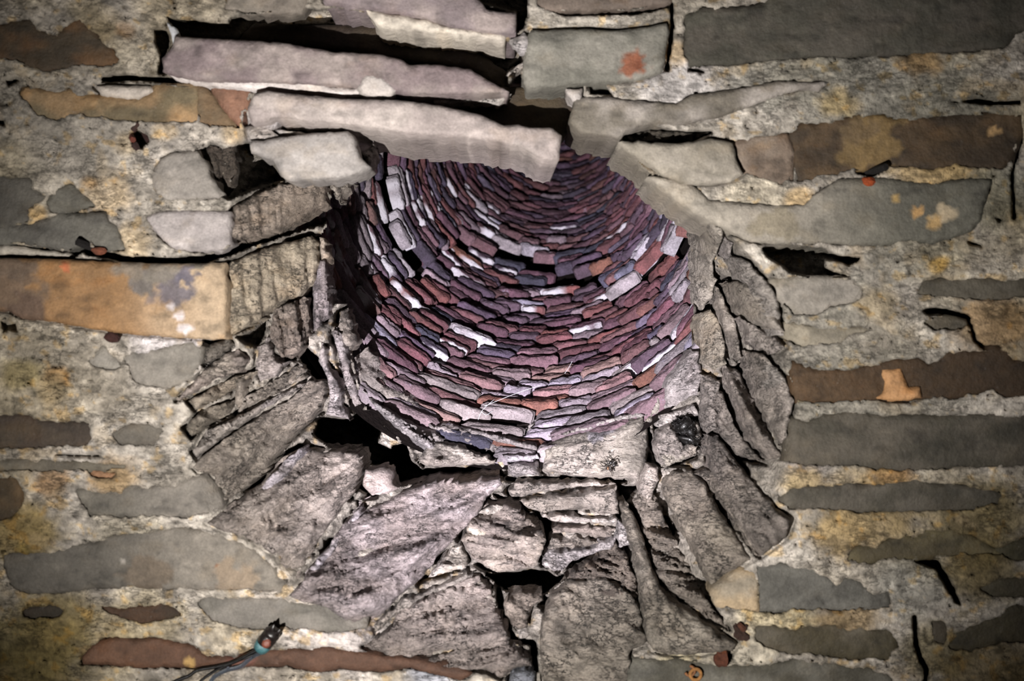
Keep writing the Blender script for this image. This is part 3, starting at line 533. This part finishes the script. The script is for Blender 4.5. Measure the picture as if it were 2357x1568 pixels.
def stone(row, throat, seed):
    s_, h1, h2, off, o = row
    step = 4.5 if throat else 8.0
    jg = o.get('jag', 3.0 if throat else 2.2)
    p = densify(ext(pts(s_)), step, jg, seed * 1.37)
    p = grow(p, o.get('grow', -2.5 if throat else 7))
    lo = p.min(0); hi = p.max(0)
    xs = np.arange(lo[0], hi[0], step); ys = np.arange(lo[1], hi[1], step)
    A, Bq = np.meshgrid(xs, ys); A = A.ravel() + RNG.uniform(-.3, .3, A.size) * step; Bq = Bq.ravel() + RNG.uniform(-.3, .3, Bq.size) * step
    sd = sdf(p, A, Bq); k = sd < -step * 0.55
    allp = np.concatenate([p, np.stack([A[k], Bq[k]], 1)]); n = len(p)
    res = delaunay_2d_cdt([Vector((float(x), -float(y))) for x, y in allp], [], [list(range(n))[::-1]], 1, 0.01)
    V2 = np.array([[v.x, -v.y] for v in res[0]]); F = [tuple(f) for f in res[2]]
    px, py = V2[:, 0], V2[:, 1]
    d = -np.minimum(sdf(p, px, py), 0)
    cen = p.mean(0)
    big_ = throat and o.get('thick', 0) >= .2
    rnd = o.get('round', 48 if big_ else 18 if throat else 9); rdep = o.get('rdep', 0.075 if big_ else 0.026 if throat else 0.009)
    e = np.clip(d / rnd, 0, 1)
    fl_ = (not throat) and off < -.015
    y = (0.0 if fl_ else 1.0) * Bat(px, py) + off + rdep * (1 - np.sqrt(np.clip(1 - (1 - e) ** 2, 0, 1)))
    tl = o.get('tilt', (0, 0)); y = y + tl[0] * (px - cen[0]) / 1000 + tl[1] * (py - cen[1]) / 1000
    rg = o.get('rough', 0.010 if throat else 0.0016)
    big = fbm(stack(px / 110, py / 80, seed * 3.1), 2)
    y = y + (0.014 if throat else 0.003) * big
    y = y + rg * fbm(stack(px / 34, py / 26, seed), 4, 0.6)
    if throat: y = y - rg * 0.7 * ridged(stack(px / 42 + 3, py / 30, seed), 3)
    if throat and 'grain' not in o and rg > .006: o = dict(o); o['grain'] = ((seed * 37) % 60 - 30, .011, 60, 18)
    if 'ridge' in o:         # a fold in the block: one face falls back above the edge, another below it
        rp = pts(o['ridge'][0]); up_, dn_ = o['ridge'][1:3]
        dd = segdist(rp, px, py, False); ry = np.interp(px, *(rp[np.argsort(rp[:, 0])].T))
        below = smooth(-3, 3, py - ry)
        y = y + dd / 1000 * (up_ * (1 - below) + dn_ * below) - 0.012 * np.exp(-(dd / 12) ** 2)
    if 'grain' in o:
        an, amp, ll, ss = o['grain']; c, s2 = math.cos(math.radians(an)), math.sin(math.radians(an))
        u = px * c + py * s2; v = -px * s2 + py * c
        y = y + amp * fbm(stack(u / ll, v / ss, seed + 2), 3, 0.6)
        y = y + amp * 0.7 * smooth(0.25, 0.5, ridged(stack(u / ll, v / ss + 7, seed + 5), 2)) * 0.8
        if amp > .005:       # cleavage ledges: the riven face breaks in small steps
            tr = 5.5 * fbm(stack(u / ll * .8, v / ss * .6, seed + 21), 4, 0.55); fl = np.floor(tr)
            y = y + min(amp * 1.8, .032) * (fl + smooth(0.0, 0.22, tr - fl)) * .7
    if o.get('crk'):
        cr = np.abs(fbm(stack(px / 160, py / 30, seed + 8), 3)); y = y + 0.006 * smooth(0.03, 0.0, cr)
    # colour
    c1, c2 = slin(h1), slin(h2)
    if throat: c1 = c1 * 1.18; c2 = c2 * 1.22
    if not throat:
        for c_ in (c1, c2):
            if c_.mean() < .17: c_ *= 0.55 + 0.45 * (c_.mean() / .17)
            if c_[0] / (c_[2] + .005) > 1.6: c_ *= np.array([.92, 1.0, .86]) if c_.mean() < .12 else np.array([1.0, .97, .95])
    if 'cx' in o: f = smooth(o['cx'][0], o['cx'][1], px + 60 * big)
    else: f = smooth(-0.3, 0.35, fbm(stack(px / 70, py / 45, seed + 4), 4))
    if 'cx' in o and o['cx'][0] > o['cx'][1]: f = smooth(0, 1, (px + 60 * big - o['cx'][0]) / (o['cx'][1] - o['cx'][0]))
    f = f[:, None]; col = c1 * (1 - f) + c2 * f
    col = col * (1 + 0.26 * fbm(stack(px / 24, py / 16, seed + 9), 4, .6)[:, None])
    iron = smooth(0.12, 0.5, fbm(stack(px / 60, py / 34, seed + 31), 4, .6))[:, None] * (0.30 if throat else 0.55)
    warm = float(c1[0] / (c1[2] + .01)); tint = np.array([1.12, .92, .66]) if warm > 1.35 else np.array([1.03, .97, .88])
    col = col * (1 - iron) + col * tint * 0.95 * iron
    dk = smooth(0.15, 0.55, fbm(stack(px / 46, py / 22, seed + 37), 4, .6))[:, None]; col = col * (1 - 0.42 * dk)
    lt = smooth(0.25, 0.6, fbm(stack(px / 30, py / 22, seed + 41), 4, .6))[:, None]; col = col * (1 + 0.35 * lt)
    for bx, by, br, bh in o.get('blobs', []):
        dd = np.hypot(px - bx, (py - by) * 1.15) / (br * (1 + 0.9 * fbm(stack(px / (8 + br * .4), py / (8 + br * .3), seed + 11), 3)))
        g = smooth(1.05, 0.8, dd)[:, None] * 0.92; col = col * (1 - g) + slin(bh, .85) * .8 * g * (1 + .3 * fbm(stack(px / 12, py / 12, seed + 3), 2)[:, None])
    X, Yw, Z = P(px, py, y); V = list(zip(X, Yw, Z)); C = [tuple(c) for c in col]
    # sides straight back into the wall
    cnt = {}
    for fc in F:
        for i in range(len(fc)):
            a, b = fc[i], fc[(i + 1) % len(fc)]; cnt[(a, b)] = 1
    bd = [(a, b) for (a, b) in cnt if (b, a) not in cnt]
    th = o.get('thick', 0.10 if throat else 0.06); ring = {}
    wc = np.array(P(cen[0], cen[1], 0))
    def back(v, l):
        if (v, l) not in ring:
            x, yy, z = V[v]; q = th * (0.35 if l == 1 else 1.0)
            jx = float(vnoise(np.array([[px[v] / 11, py[v] / 11, seed + l * 3.0]]))[0]) * 0.006
            sh = 0.995 if l == 1 else 0.985
            V.append((wc[0] + (x - wc[0]) * sh + jx, yy + q, wc[2] + (z - wc[2]) * sh + jx)); C.append(C[v]); ring[(v, l)] = len(V) - 1
        return ring[(v, l)]
    for a, b in bd:
        a1, b1 = back(a, 1), back(b, 1); a2, b2 = back(a, 2), back(b, 2)
        F.append((b, a, a1, b1)); F.append((b1, a1, a2, b2))
    ob = mesh_obj(o.get('name', 'stone'), V, F, M_ROUGH if throat or o.get('rough', 0) > .008 else M_STONE, WALL, np.array(C))
    if 'label' in o: ob['label'] = o['label']
    return ob
for i, r in enumerate(FRONT): stone(r, False, 3.0 + i)
for i, r in enumerate(THROAT): stone(r, True, 103.0 + i)

# ------------------------------------------------------------------ the round shaft: courses of small slates
KS = 1.1
def ring_at(d):              # d: distance from the camera plane along y; returns centre and radius of the lining there
    r = FPX * (0.923 / (d / KS) - 0.13)
    s = d / FPX
    return Vector(((1327 - 0.288 * r - CX) * s, d - D, (CY - 145 - 0.73 * r) * s)), r * s
def lining(d, th, inward=0.0):
    c, R = ring_at(d); R -= inward
    return c + Vector((R * math.cos(th), 0, -R * math.sin(th)))
def topx(v):
    s = (v.y + D) / FPX; return v.x / s + CX, CY - v.z / s
D0, D1 = 3.22, 7.2
# bed behind the slates, its near-black colour painting the shade in the gaps
V = []; F = []; nth = 96; rows = [D0 + (D1 - D0) * (k / 60) ** 1.15 for k in range(61)]
for d in rows:
    for j in range(nth):
        v = lining(min(d, 7.2), 2 * math.pi * j / nth, -0.045); V.append(v)
for k in range(60):
    for j in range(nth):
        F.append((k * nth + j, k * nth + (j + 1) % nth, (k + 1) * nth + (j + 1) % nth, (k + 1) * nth + j))
F.append(tuple(60 * nth + j for j in range(nth)))
SHAFT = mesh_obj('wall_back', V, F, M_GAP_SHADE, None, lin("1c1716"))
tag(SHAFT, "round tapering shaft lined with rings of small purple-red slates", "wall", "structure")

UPPER = pts("893,150 885,330 888,450 905,560 950,605 1000,592 1010,562 1100,572 1180,582 1260,625 1330,640 1400,655 1430,682 1490,640 1520,590 1600,540 1640,100")
def slate_mesh(k):           # unit slate: x along the ring, y towards the axis, z along the shaft
    rs = np.random.RandomState(50 + k); nu, nv = 13, 7
    u = np.linspace(-.5, .5, nu); v = np.linspace(-.5, .5, nv)
    V = []; C = []; seed = k * 5.3
    sk = rs.uniform(-.18, .18); tw = rs.uniform(-.08, .08)
    white = k >= 20; wedge = rs.choice([-1, 1]); 
    U, W = np.meshgrid(u, v); U = U.ravel(); W = W.ravel()
    nz = fbm(stack(U * 3.1, W * 3, seed), 3); nz2 = fbm(stack(U * 2.5 + 9, W * 2.5, seed), 3)
    endr = np.clip((np.abs(U) - .30) / .2, 0, 1)
    x = U + sk * W * 0.7 + 0.05 * nz2 * (np.abs(U) > .3)
    rag = fbm(stack(U * 8, W * 2, seed + 40), 2)
    z = W * (1 - 0.30 * endr ** 2) + tw * U + (0.10 * nz + 0.09 * rag) * (np.abs(W) > .3)
    e = np.maximum(np.clip((np.abs(U) - .36) / .14, 0, 1), np.clip((np.abs(W) - .22) / .28, 0, 1) * .9)
    y = 0.0 - 0.20 * e ** 3 + 0.20 * nz + 0.16 * fbm(stack(U * 9, W * 5, seed + 3), 3) + 0.12 * np.round(nz2 * 3) / 3
    for i in range(len(U)):
        V.append((x[i], y[i], z[i]))
        g = 0.85 + 0.3 * nz2[i]; c = np.array([g, g, g])
        C.append(c)
    C = np.array(C)
    wm = np.zeros(len(U))
    if white: wm = np.clip((W * wedge + nz * 0.5 - .34) * 5, 0, 1)
    if k == 27: wm = np.clip((nz2 + U * wedge * .8 - .05) * 5, 0, 1)
    C = np.concatenate([C, wm[:, None]], 1)
    F = []
    for j in range(nv - 1):
        for i in range(nu - 1):
            a = j * nu + i; F.append((a, a + nu, a + nu + 1, a + 1))
    # edge skirt back into the bed
    loop = [i for i in range(nu)] + [j * nu + nu - 1 for j in range(1, nv)] + [(nv - 1) * nu + i for i in range(nu - 2, -1, -1)] + [j * nu for j in range(nv - 2, 0, -1)]
    n0 = len(V)
    for q in loop: V.append((V[q][0] * .97, -1.3, V[q][2] * .95))
    C = np.concatenate([C, C[loop]])
    for q in range(len(loop)):
        a, b = loop[q], loop[(q + 1) % len(loop)]; F.append((a, b, n0 + (q + 1) % len(loop), n0 + q))
    return np.array(V), F, C
NT = 28
TPL = [slate_mesh(k) for k in range(NT)]
# brick material: the fourth channel (alpha of Col) blends to lime white
M_SLATE = M_BRICK
def add_white(m):
    nt = m.node_tree; N = nt.nodes; L = nt.links; b = N['Principled BSDF']
    at = [n for n in N if n.type == 'ATTRIBUTE'][0]; src = b.inputs['Base Color'].links[0].from_socket
    mx = N.new('ShaderNodeMix'); mx.data_type = 'RGBA'; L.new(at.outputs['Alpha'], mx.inputs[0]); L.new(src, mx.inputs[6]); mx.inputs[7].default_value = (0.38, 0.36, 0.40, 1)
    L.new(mx.outputs[2], b.inputs['Base Color'])
add_white(M_SLATE)
def slate_data(name, V, F, C4):
    me = bpy.data.meshes.new(name); me.from_pydata([tuple(v) for v in V], [], F); me.update()
    a = me.color_attributes.new('Col', 'FLOAT_COLOR', 'POINT'); a.data.foreach_set('color', np.asarray(C4, np.float32).ravel())
    me.polygons.foreach_set('use_smooth', [True] * len(me.polygons)); me.materials.append(M_SLATE)
    return me
TMESH = [slate_data('slate', *t) for t in TPL]

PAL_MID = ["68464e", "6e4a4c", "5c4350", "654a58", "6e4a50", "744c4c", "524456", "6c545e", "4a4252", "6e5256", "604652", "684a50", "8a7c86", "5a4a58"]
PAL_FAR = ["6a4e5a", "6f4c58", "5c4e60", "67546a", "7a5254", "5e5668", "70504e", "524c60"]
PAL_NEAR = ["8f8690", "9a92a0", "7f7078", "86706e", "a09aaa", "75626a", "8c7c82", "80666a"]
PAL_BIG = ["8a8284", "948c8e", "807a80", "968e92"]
slates = []                  # matrix, template, colour, size on picture
d = 3.27; ci = 0
while d < 6.6:
    c, R = ring_at(d); py_b = CY - (c.z - R) * FPX / d
    far = (d - 3.2)
    pitch = 0.044 if d < 5.0 else 0.058
    th = random.uniform(0, 1)
    end = th + 2 * math.pi
    circ = 2 * math.pi
    while th < end - 0.02:
        wlen = random.uniform(0.080, 0.150) * (1.25 if py_b > 900 else 1.0)
        da = wlen / R
        if th + da > end: da = end - th; wlen = da * R
        tm = th + da / 2
        dd = d + random.uniform(-.006, .006) + 0.018 * math.sin(tm * 3 + 1.0) + 0.01 * math.sin(tm * 7 + ci * .3)
        p0 = lining(dd, tm); px, py = topx(p0)
        up = inside(UPPER, np.array([px]), np.array([py]))[0]
        sdl = float(sdf(UPPER, np.array([px]), np.array([py]))[0])
        inw = random.uniform(-.010, .010) * (1.0 if py > 560 else .6) + (0.045 if up else 0.0)
        skip = (0 < sdl < 14 and 940 < px < 1430) or random.random() < 0.012
        if not skip and wlen > 0.03:
            p = lining(dd, tm, inw); a = (lining(dd + .05, tm) - lining(dd - .05, tm)).normalized()
            t = Vector((-math.sin(tm), 0, -math.cos(tm))); n = a.cross(t).normalized()
            cc, _ = ring_at(dd)
            if n.dot(cc - p) < 0: t = -t; n = a.cross(t).normalized()
            t2 = n.cross(a).normalized()
            rot = Matrix((t2, n, a)).transposed().to_4x4() @ Matrix.Rotation(random.uniform(-.05, .05), 4, 'Y') @ Matrix.Rotation(random.uniform(-.02, .20), 4, 'X') @ Matrix.Rotation(random.uniform(-.06, .06), 4, 'Z')
            hh = pitch * random.uniform(.78, .96)
            M = Matrix.Translation(p) @ rot @ Matrix.Diagonal((wlen * random.uniform(.93, 1.0), 0.030, hh, 1))
            # colour by place: pale salts low down and on the left, blue-purple slates high up
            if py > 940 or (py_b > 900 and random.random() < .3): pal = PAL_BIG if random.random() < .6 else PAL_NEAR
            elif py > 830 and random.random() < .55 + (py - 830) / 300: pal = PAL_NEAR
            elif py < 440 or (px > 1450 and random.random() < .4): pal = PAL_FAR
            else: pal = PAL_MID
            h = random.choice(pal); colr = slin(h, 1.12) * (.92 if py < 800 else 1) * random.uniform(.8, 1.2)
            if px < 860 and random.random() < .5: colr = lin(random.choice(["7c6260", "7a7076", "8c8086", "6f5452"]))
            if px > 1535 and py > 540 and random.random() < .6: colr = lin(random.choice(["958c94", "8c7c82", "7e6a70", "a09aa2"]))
            if sdl < 0 and sdl > -26 and ((1010 < px < 1260) or (1400 < px < 1500)) : colr = lin(random.choice(["b0a8b4", "77748a", "9c9298", "5e5a70", "b8b0b6", "745860", "684a50"]))
            if 1130 < px < 1275 and 905 < py < 932: colr = lin("93645a")
            if random.random() < .05: colr = lin(random.choice(["8a8496", "3e3c4c", "80564a"]))
            # white lime streaks
            st1 = segdist(pts("888,350 895,440 905,530 925,600"), np.array([px]), np.array([py]), False)[0]
            st2 = segdist(pts("1065,470 1095,520 1115,545"), np.array([px]), np.array([py]), False)[0]
            st3 = segdist(pts("915,590 950,660 985,700 1080,760 1110,775"), np.array([px]), np.array([py]), False)[0]
            colr = colr * (1 - .45 * min(max((d - 4.2) / 1.2, 0), 1))  # deeper slates painted darker, standing in for the torch light fading up the shaft
            tpl = random.randrange(20, NT) if random.random() < (.36 if (px < 1120 and 420 < py < 830) else .05 if py > 480 else .02) else random.randrange(20)
            if st1 < 8 or st2 < 7 or st3 < 7: colr = lin("a59ca4")
            size = wlen * hh / dd ** 2
            vis = 1 if (py > 300 and 740 < px < 1620 and py < 1075) else 0
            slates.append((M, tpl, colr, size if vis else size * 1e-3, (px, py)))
        th += da
    d += pitch; ci += 1
slates.sort(key=lambda q: -q[3])
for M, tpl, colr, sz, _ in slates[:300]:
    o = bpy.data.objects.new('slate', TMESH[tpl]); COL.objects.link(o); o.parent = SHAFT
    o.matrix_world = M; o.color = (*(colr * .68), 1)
SV = []; SF = []; SCc = []; n0 = 0
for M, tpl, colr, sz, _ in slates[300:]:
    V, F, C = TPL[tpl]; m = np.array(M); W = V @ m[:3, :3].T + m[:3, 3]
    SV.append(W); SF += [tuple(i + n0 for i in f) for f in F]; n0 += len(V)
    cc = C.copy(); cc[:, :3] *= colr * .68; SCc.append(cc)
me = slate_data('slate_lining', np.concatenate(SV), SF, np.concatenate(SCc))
o = bpy.data.objects.new('slate_lining', me); COL.objects.link(o); o.parent = SHAFT; o['kind'] = 'stuff'
print('slates', len(slates))

# ------------------------------------------------------------------ small things
def tube(path, rad, n=8):
    path = [Vector(p) for p in path]; V = []; F = []
    rad = rad if isinstance(rad, (list, tuple)) else [rad] * len(path)
    for i, p in enumerate(path):
        t = (path[min(i + 1, len(path) - 1)] - path[max(i - 1, 0)]).normalized()
        a = t.orthogonal().normalized() if i == 0 else (a - t * a.dot(t)).normalized()
        b = t.cross(a)
        for k in range(n):
            an = 2 * math.pi * k / n; V.append(p + (a * math.cos(an) + b * math.sin(an)) * rad[i])
    for i in range(len(path) - 1):
        for k in range(n):
            F.append((i * n + k, i * n + (k + 1) % n, (i + 1) * n + (k + 1) % n, (i + 1) * n + k))
    F.append(tuple(range(n))[::-1]); F.append(tuple((len(path) - 1) * n + k for k in range(n)))
    return V, F
def join(parts):
    V = []; F = []
    for v, f in parts:
        n = len(V); V += list(v); F += [tuple(i + n for i in q) for q in f]
    return V, F
def W(px, py, y): return Vector(P(px, py, y))
def spline(ps, n=6):
    ps = [Vector(p) for p in ps]; out = []
    q = [ps[0]] + ps + [ps[-1]]
    for i in range(1, len(q) - 2):
        for k in range(n):
            t = k / n; a, b, c, d_ = q[i - 1], q[i], q[i + 1], q[i + 2]
            out.append(0.5 * ((2 * b) + (c - a) * t + (2 * a - 5 * b + 4 * c - d_) * t * t + (3 * b - a - 3 * c + d_) * t ** 3))
    out.append(ps[-1]); return out
def empty(name, loc, label, cat, group=None):
    e = bpy.data.objects.new(name, None); COL.objects.link(e); e.location = loc; e.empty_display_size = .02
    return tag(e, label, cat, None, group)
def part(name, vf, mat, parent, col, label=None, sm=True):
    V, F = vf; inv = parent.matrix_world.inverted() if parent.matrix_world != Matrix.Identity(4) else Matrix.Translation(-parent.location)
    base = Vector(parent.location)
    o = mesh_obj(name, [Vector(v) - base for v in V], F, mat, parent, lin(col), sm)
    if label: o['label'] = label
    return o

# corroded cable end with its leads
ce = empty('cable', W(612, 1495, -0.03), "black cable end with a teal corroded collar, its leads running to the bottom left", "cable")
ax0, ax1 = W(600, 1492, -.035), W(640, 1442, -.05)
def lathe(a, b, prof, n=20, wob=0.0):
    path = [a + (b - a) * t for t, r in prof]; V, F = tube(path, [r for t, r in prof], n)
    if wob: V = [v + Vector((1, 1, 1)) * wob * math.sin(v.x * 400 + v.z * 310) for v in V]
    return V, F
part('plug_body', lathe(ax0, ax1, [(0.18, .014), (.22, .0185), (.5, .0195), (.52, .017), (.60, .017), (.62, .0195), (.74, .0185), (.76, .015), (.84, .0145)], 22, .0006), M_RUBBER, ce, "1c1716", "black ribbed plug body")
part('split_rim', join([lathe(W(625, 1456, -.05), W(631, 1438, -.062), [(0, .007), (.5, .006), (1, .0015)], 8), lathe(W(637, 1460, -.05), W(645, 1449, -.062), [(0, .007), (.6, .006), (1, .0015)], 8)]), M_RUBBER, ce, "1c1716")
part('collar', lathe(ax0, ax1, [(-.10, .010), (-.06, .0165), (.06, .0185), (.2, .0195), (.24, .0165)], 22), M_PATINA, ce, "3a6a70", "teal green corroded metal collar")
part('copper_core', lathe(W(607, 1490, -.052), W(620, 1472, -.058), [(0, .003), (.2, .009), (.6, .0105), (.9, .006), (1, .002)], 14), M_PATINA, ce, "7a4030", "reddish copper core showing at the collar")
part('lead', tube(spline([W(603, 1497, -.03), W(585, 1500, -.028), (W(540, 1524, -.022)), W(500, 1535, -.018), W(455, 1543, -.016), W(435, 1556, -.016), W(405, 1568, -.016), W(340, 1600, -.016)]), .0042), M_RUBBER, ce, "0c0b0b", "thin black lead")
part('lead', tube(spline([W(606, 1500, -.026), W(560, 1517, -.024), W(515, 1535, -.02), W(490, 1548, -.018), W(460, 1570, -.018), W(430, 1600, -.018)]), .0030), M_RUBBER, ce, "0c0b0b", "thin black lead")
part('clear_cord', tube(spline([W(612, 1500, -.024), W(590, 1508, -.026), W(572, 1520, -.022), W(552, 1536, -.022), W(520, 1544, -.02), W(490, 1562, -.018), W(470, 1600, -.018)]), .0048), M_CLEAR, ce, "c8d4e8", "clear wet plastic cord")
for x, y in ((579, 1515), (525, 1538)):
    part('water_drop', lathe(W(x, y, -.028), W(x, y, -.034), [(0, .0035), (.4, .0038), (.8, .0022), (1, .0006)], 10), M_CLEAR, ce, "ffffff", "glinting water drop")

# rusty iron remains in the joints
def lumpy(cx_, cy_, y, rx, ry, rz, seed, n=12, m=8, jag=.35):
    V = []; F = []; c = W(cx_, cy_, y)
    for j in range(m + 1):
        for i in range(n):
            ph = math.pi * j / m; th = 2 * math.pi * i / n
            u = np.array([[math.cos(th) * math.sin(ph) * 1.7, math.cos(ph) * 1.7, math.sin(th) * math.sin(ph) * 1.7 + seed]])
            k = 1 + jag * float(fbm(u, 2)[0])
            V.append(c + Vector((rx * math.sin(ph) * math.cos(th) * k, ry * math.sin(ph) * math.sin(th) * k, rz * math.cos(ph) * k)))
    for j in range(m):
        for i in range(n):
            F.append((j * n + i, (j + 1) * n + i, (j + 1) * n + (i + 1) % n, j * n + (i + 1) % n))
    return V, F
def rust(name, cx_, cy_, y, parts, label, cat='iron', group=None):
    e = empty(name, W(cx_, cy_, y), label, cat, group)
    for nm, vf, col in parts: part(nm, vf, M_IRON, e, col, None, False)
    return e
def bar(a, b, r, n=6): return tube([a, a + (b - a) * .3, a + (b - a) * .7, b], [r, r * 1.1, r * .95, r * .8], n)
rust('iron_socket', 318, 318, 0, [('socket_wall', bar(W(288, 296, .06), W(306, 322, -.012), .009), "5a2c22"), ('flange', bar(W(305, 300, -.006), W(320, 284, -.010), .007), "3a2622"),
     ('socket_wall', bar(W(308, 330, -.008), W(318, 345, -.004), .008), "2a1a18"), ('socket_wall', bar(W(330, 300, .07), W(345, 330, .05), .008), "2a1614")], "broken dark rusty iron socket around a hole, in pale mortar under the brown stones", 'iron')
rust('bolt', 258, 777, -.012, [('head', lumpy(258, 777, -.016, .019, .012, .012, 2.2), "341a16"), ('shank', bar(W(258, 777, -.016), W(256, 770, .05), .007), "3a1c16")], "small reddish-brown bolt head under the big ochre slab", 'bolt')
rust('spike', 205, 568, -.01, [('shank', bar(W(178, 557, -.03), W(228, 577, .02), .009), "140f0e"), ('plate', lumpy(228, 578, -.014, .018, .008, .009, 5.1), "6a3c2a")], "bent black iron spike in the joint above the ochre slab", 'spike')
rust('spike', 2000, 405, -.01, [('shank', bar(W(2040, 384, -.04), W(1985, 402, .03), .008), "120e0d"), ('rusty_end', lumpy(2000, 418, -.018, .016, .010, .011, 7.7), "8a3c18")], "bright orange rusty spike beneath the dark brown stone", 'spike')
rust('iron_stub', 1703, 1452, -.01, [('stub', lumpy(1704, 1455, -.012, .017, .012, .018, 9.3, 14, 10, .9), "34221a"), ('hook', bar(W(1712, 1450, -.02), W(1700, 1436, -.024), .007), "4a2a1c")], "curled rusty iron stub by the right flank, upper of two", 'iron')
rust('iron_stub', 1665, 1512, -.01, [('stub', lumpy(1660, 1514, -.010, .014, .010, .018, 11.3, 14, 10, .9), "4a2616"), ('hook', bar(W(1668, 1506, -.018), W(1668, 1496, -.01), .006), "5c3018")], "orange-brown iron stub beside a black hole, lower of two", 'iron')
# two joined rust rings left on the bottom slab
def ringtube(cx_, cy_, y, r, tr, a0=0, a1=2 * math.pi):
    return tube([W(cx_, cy_, y) + Vector((r * math.cos(a), 0, r * math.sin(a))) for a in np.linspace(a0, a1, 20)], tr, 7)
e = empty('rust_ring', W(1596, 1550, -.012), "small orange rusty double ring on the grey bottom slab", "ring")
part('ring', ringtube(1601, 1553, -.013, .0125, .0042), M_IRON, e, "9a6c3c")
part('open_ring', ringtube(1588, 1545, -.013, .011, .0032, -2.8, 1.6), M_IRON, e, "8a5c3a")

# tuft of black roots and fibres in the hole of the right flank
rr = random.Random(5)
e = empty('root_tuft', W(1575, 995, .26), "tangled black root fibres in the hole on the right flank", "roots")
pl = []
for k in range(120):
    x = rr.uniform(1548, 1612); y = 962 + (x - 1548) * .75 + rr.uniform(-22, 26) if x > 1560 else rr.uniform(965, 990)
    a = W(x, y, .30 + rr.uniform(-.03, .05)); dv = Vector((rr.uniform(-.022, .022), -.012, rr.uniform(-.018, .018)))
    pl.append(tube([a, a + dv * .5 + Vector((0, -.01, 0)), a + dv], .0006, 4))
part('fibres', join(pl), M_HAIR, e, "0d0b0a")['kind'] = 'stuff'
part('root_clump', lumpy(1577, 985, .32, .028, .02, .022, 3.3, 16, 10, .8), M_HAIR, e, "0d0b0a")
part('root_clump', lumpy(1590, 1014, .32, .030, .02, .012, 4.3, 16, 10, .8), M_HAIR, e, "0d0b0a")

# two spiders on the ring stone
YS = float(Bat(np.array([1400.]), np.array([1070.]))[0]) - .02
def spider(x, y, body, abd, leg, label, sc, ang):
    y0 = YS - .018
    e = empty('spider', W(x, y, y0), label, 'spider')
    b = lumpy(x, y, y0, .0042 * sc, .0035 * sc, .0045 * sc, x, 10, 7, .1)
    part('body', b, M_HAIR, e, body)
    part('abdomen', lumpy(x + 9 * sc * math.cos(ang), y + 9 * sc * math.sin(ang), y0, .0055 * sc, .004 * sc, .0045 * sc, y, 10, 7, .1), M_HAIR, e, abd)
    for k in range(8):
        an = [2.5, 2.95, 3.5, 4.0, -.9, -.35, .25, .8][k] + rr.uniform(-.12, .12); L = rr.uniform(17, 26) * sc
        m_ = (x + L * .45 * math.cos(an), y + L * .45 * math.sin(an)); t_ = (x + L * math.cos(an + .25), y + L * math.sin(an + .25))
        part('leg', tube(spline([W(x, y, y0), W(m_[0], m_[1], y0 - .006), W(t_[0], t_[1], YS + .002)], 3), [.0009] * 6 + [.0005], 5), M_HAIR, e, leg)
    return e
spider(1406, 1066, "0e0b0a", "181210", "0e0b0a", "black spider on the broad ring stone, upper of two", 1.0, .6)
spider(1399, 1078, "7a4a20", "1c1410", "241812", "amber-bodied spider just below the black one", .9, .55)

# cobweb threads across the shaft mouth and its right edge
e = empty('cobweb', W(1120, 930, .62), "fine white cobweb threads across the lower slates of the shaft", "cobweb")
for a, b, c in (((1098, 975, .60), (1110, 945, .60), (1140, 918, .64)), ((1115, 935, .62), (1190, 905, .66), (1250, 885, .70)), ((1108, 948, .6), (1120, 955, .6), (1135, 945, .62)), ((1300, 860, .7), (1310, 845, .72), (1318, 830, .74))):
    part('thread', tube(spline([W(*a), W(*b), W(*c)], 4), .0006, 4), M_SILK, e, "e8e8f4")
print('built')
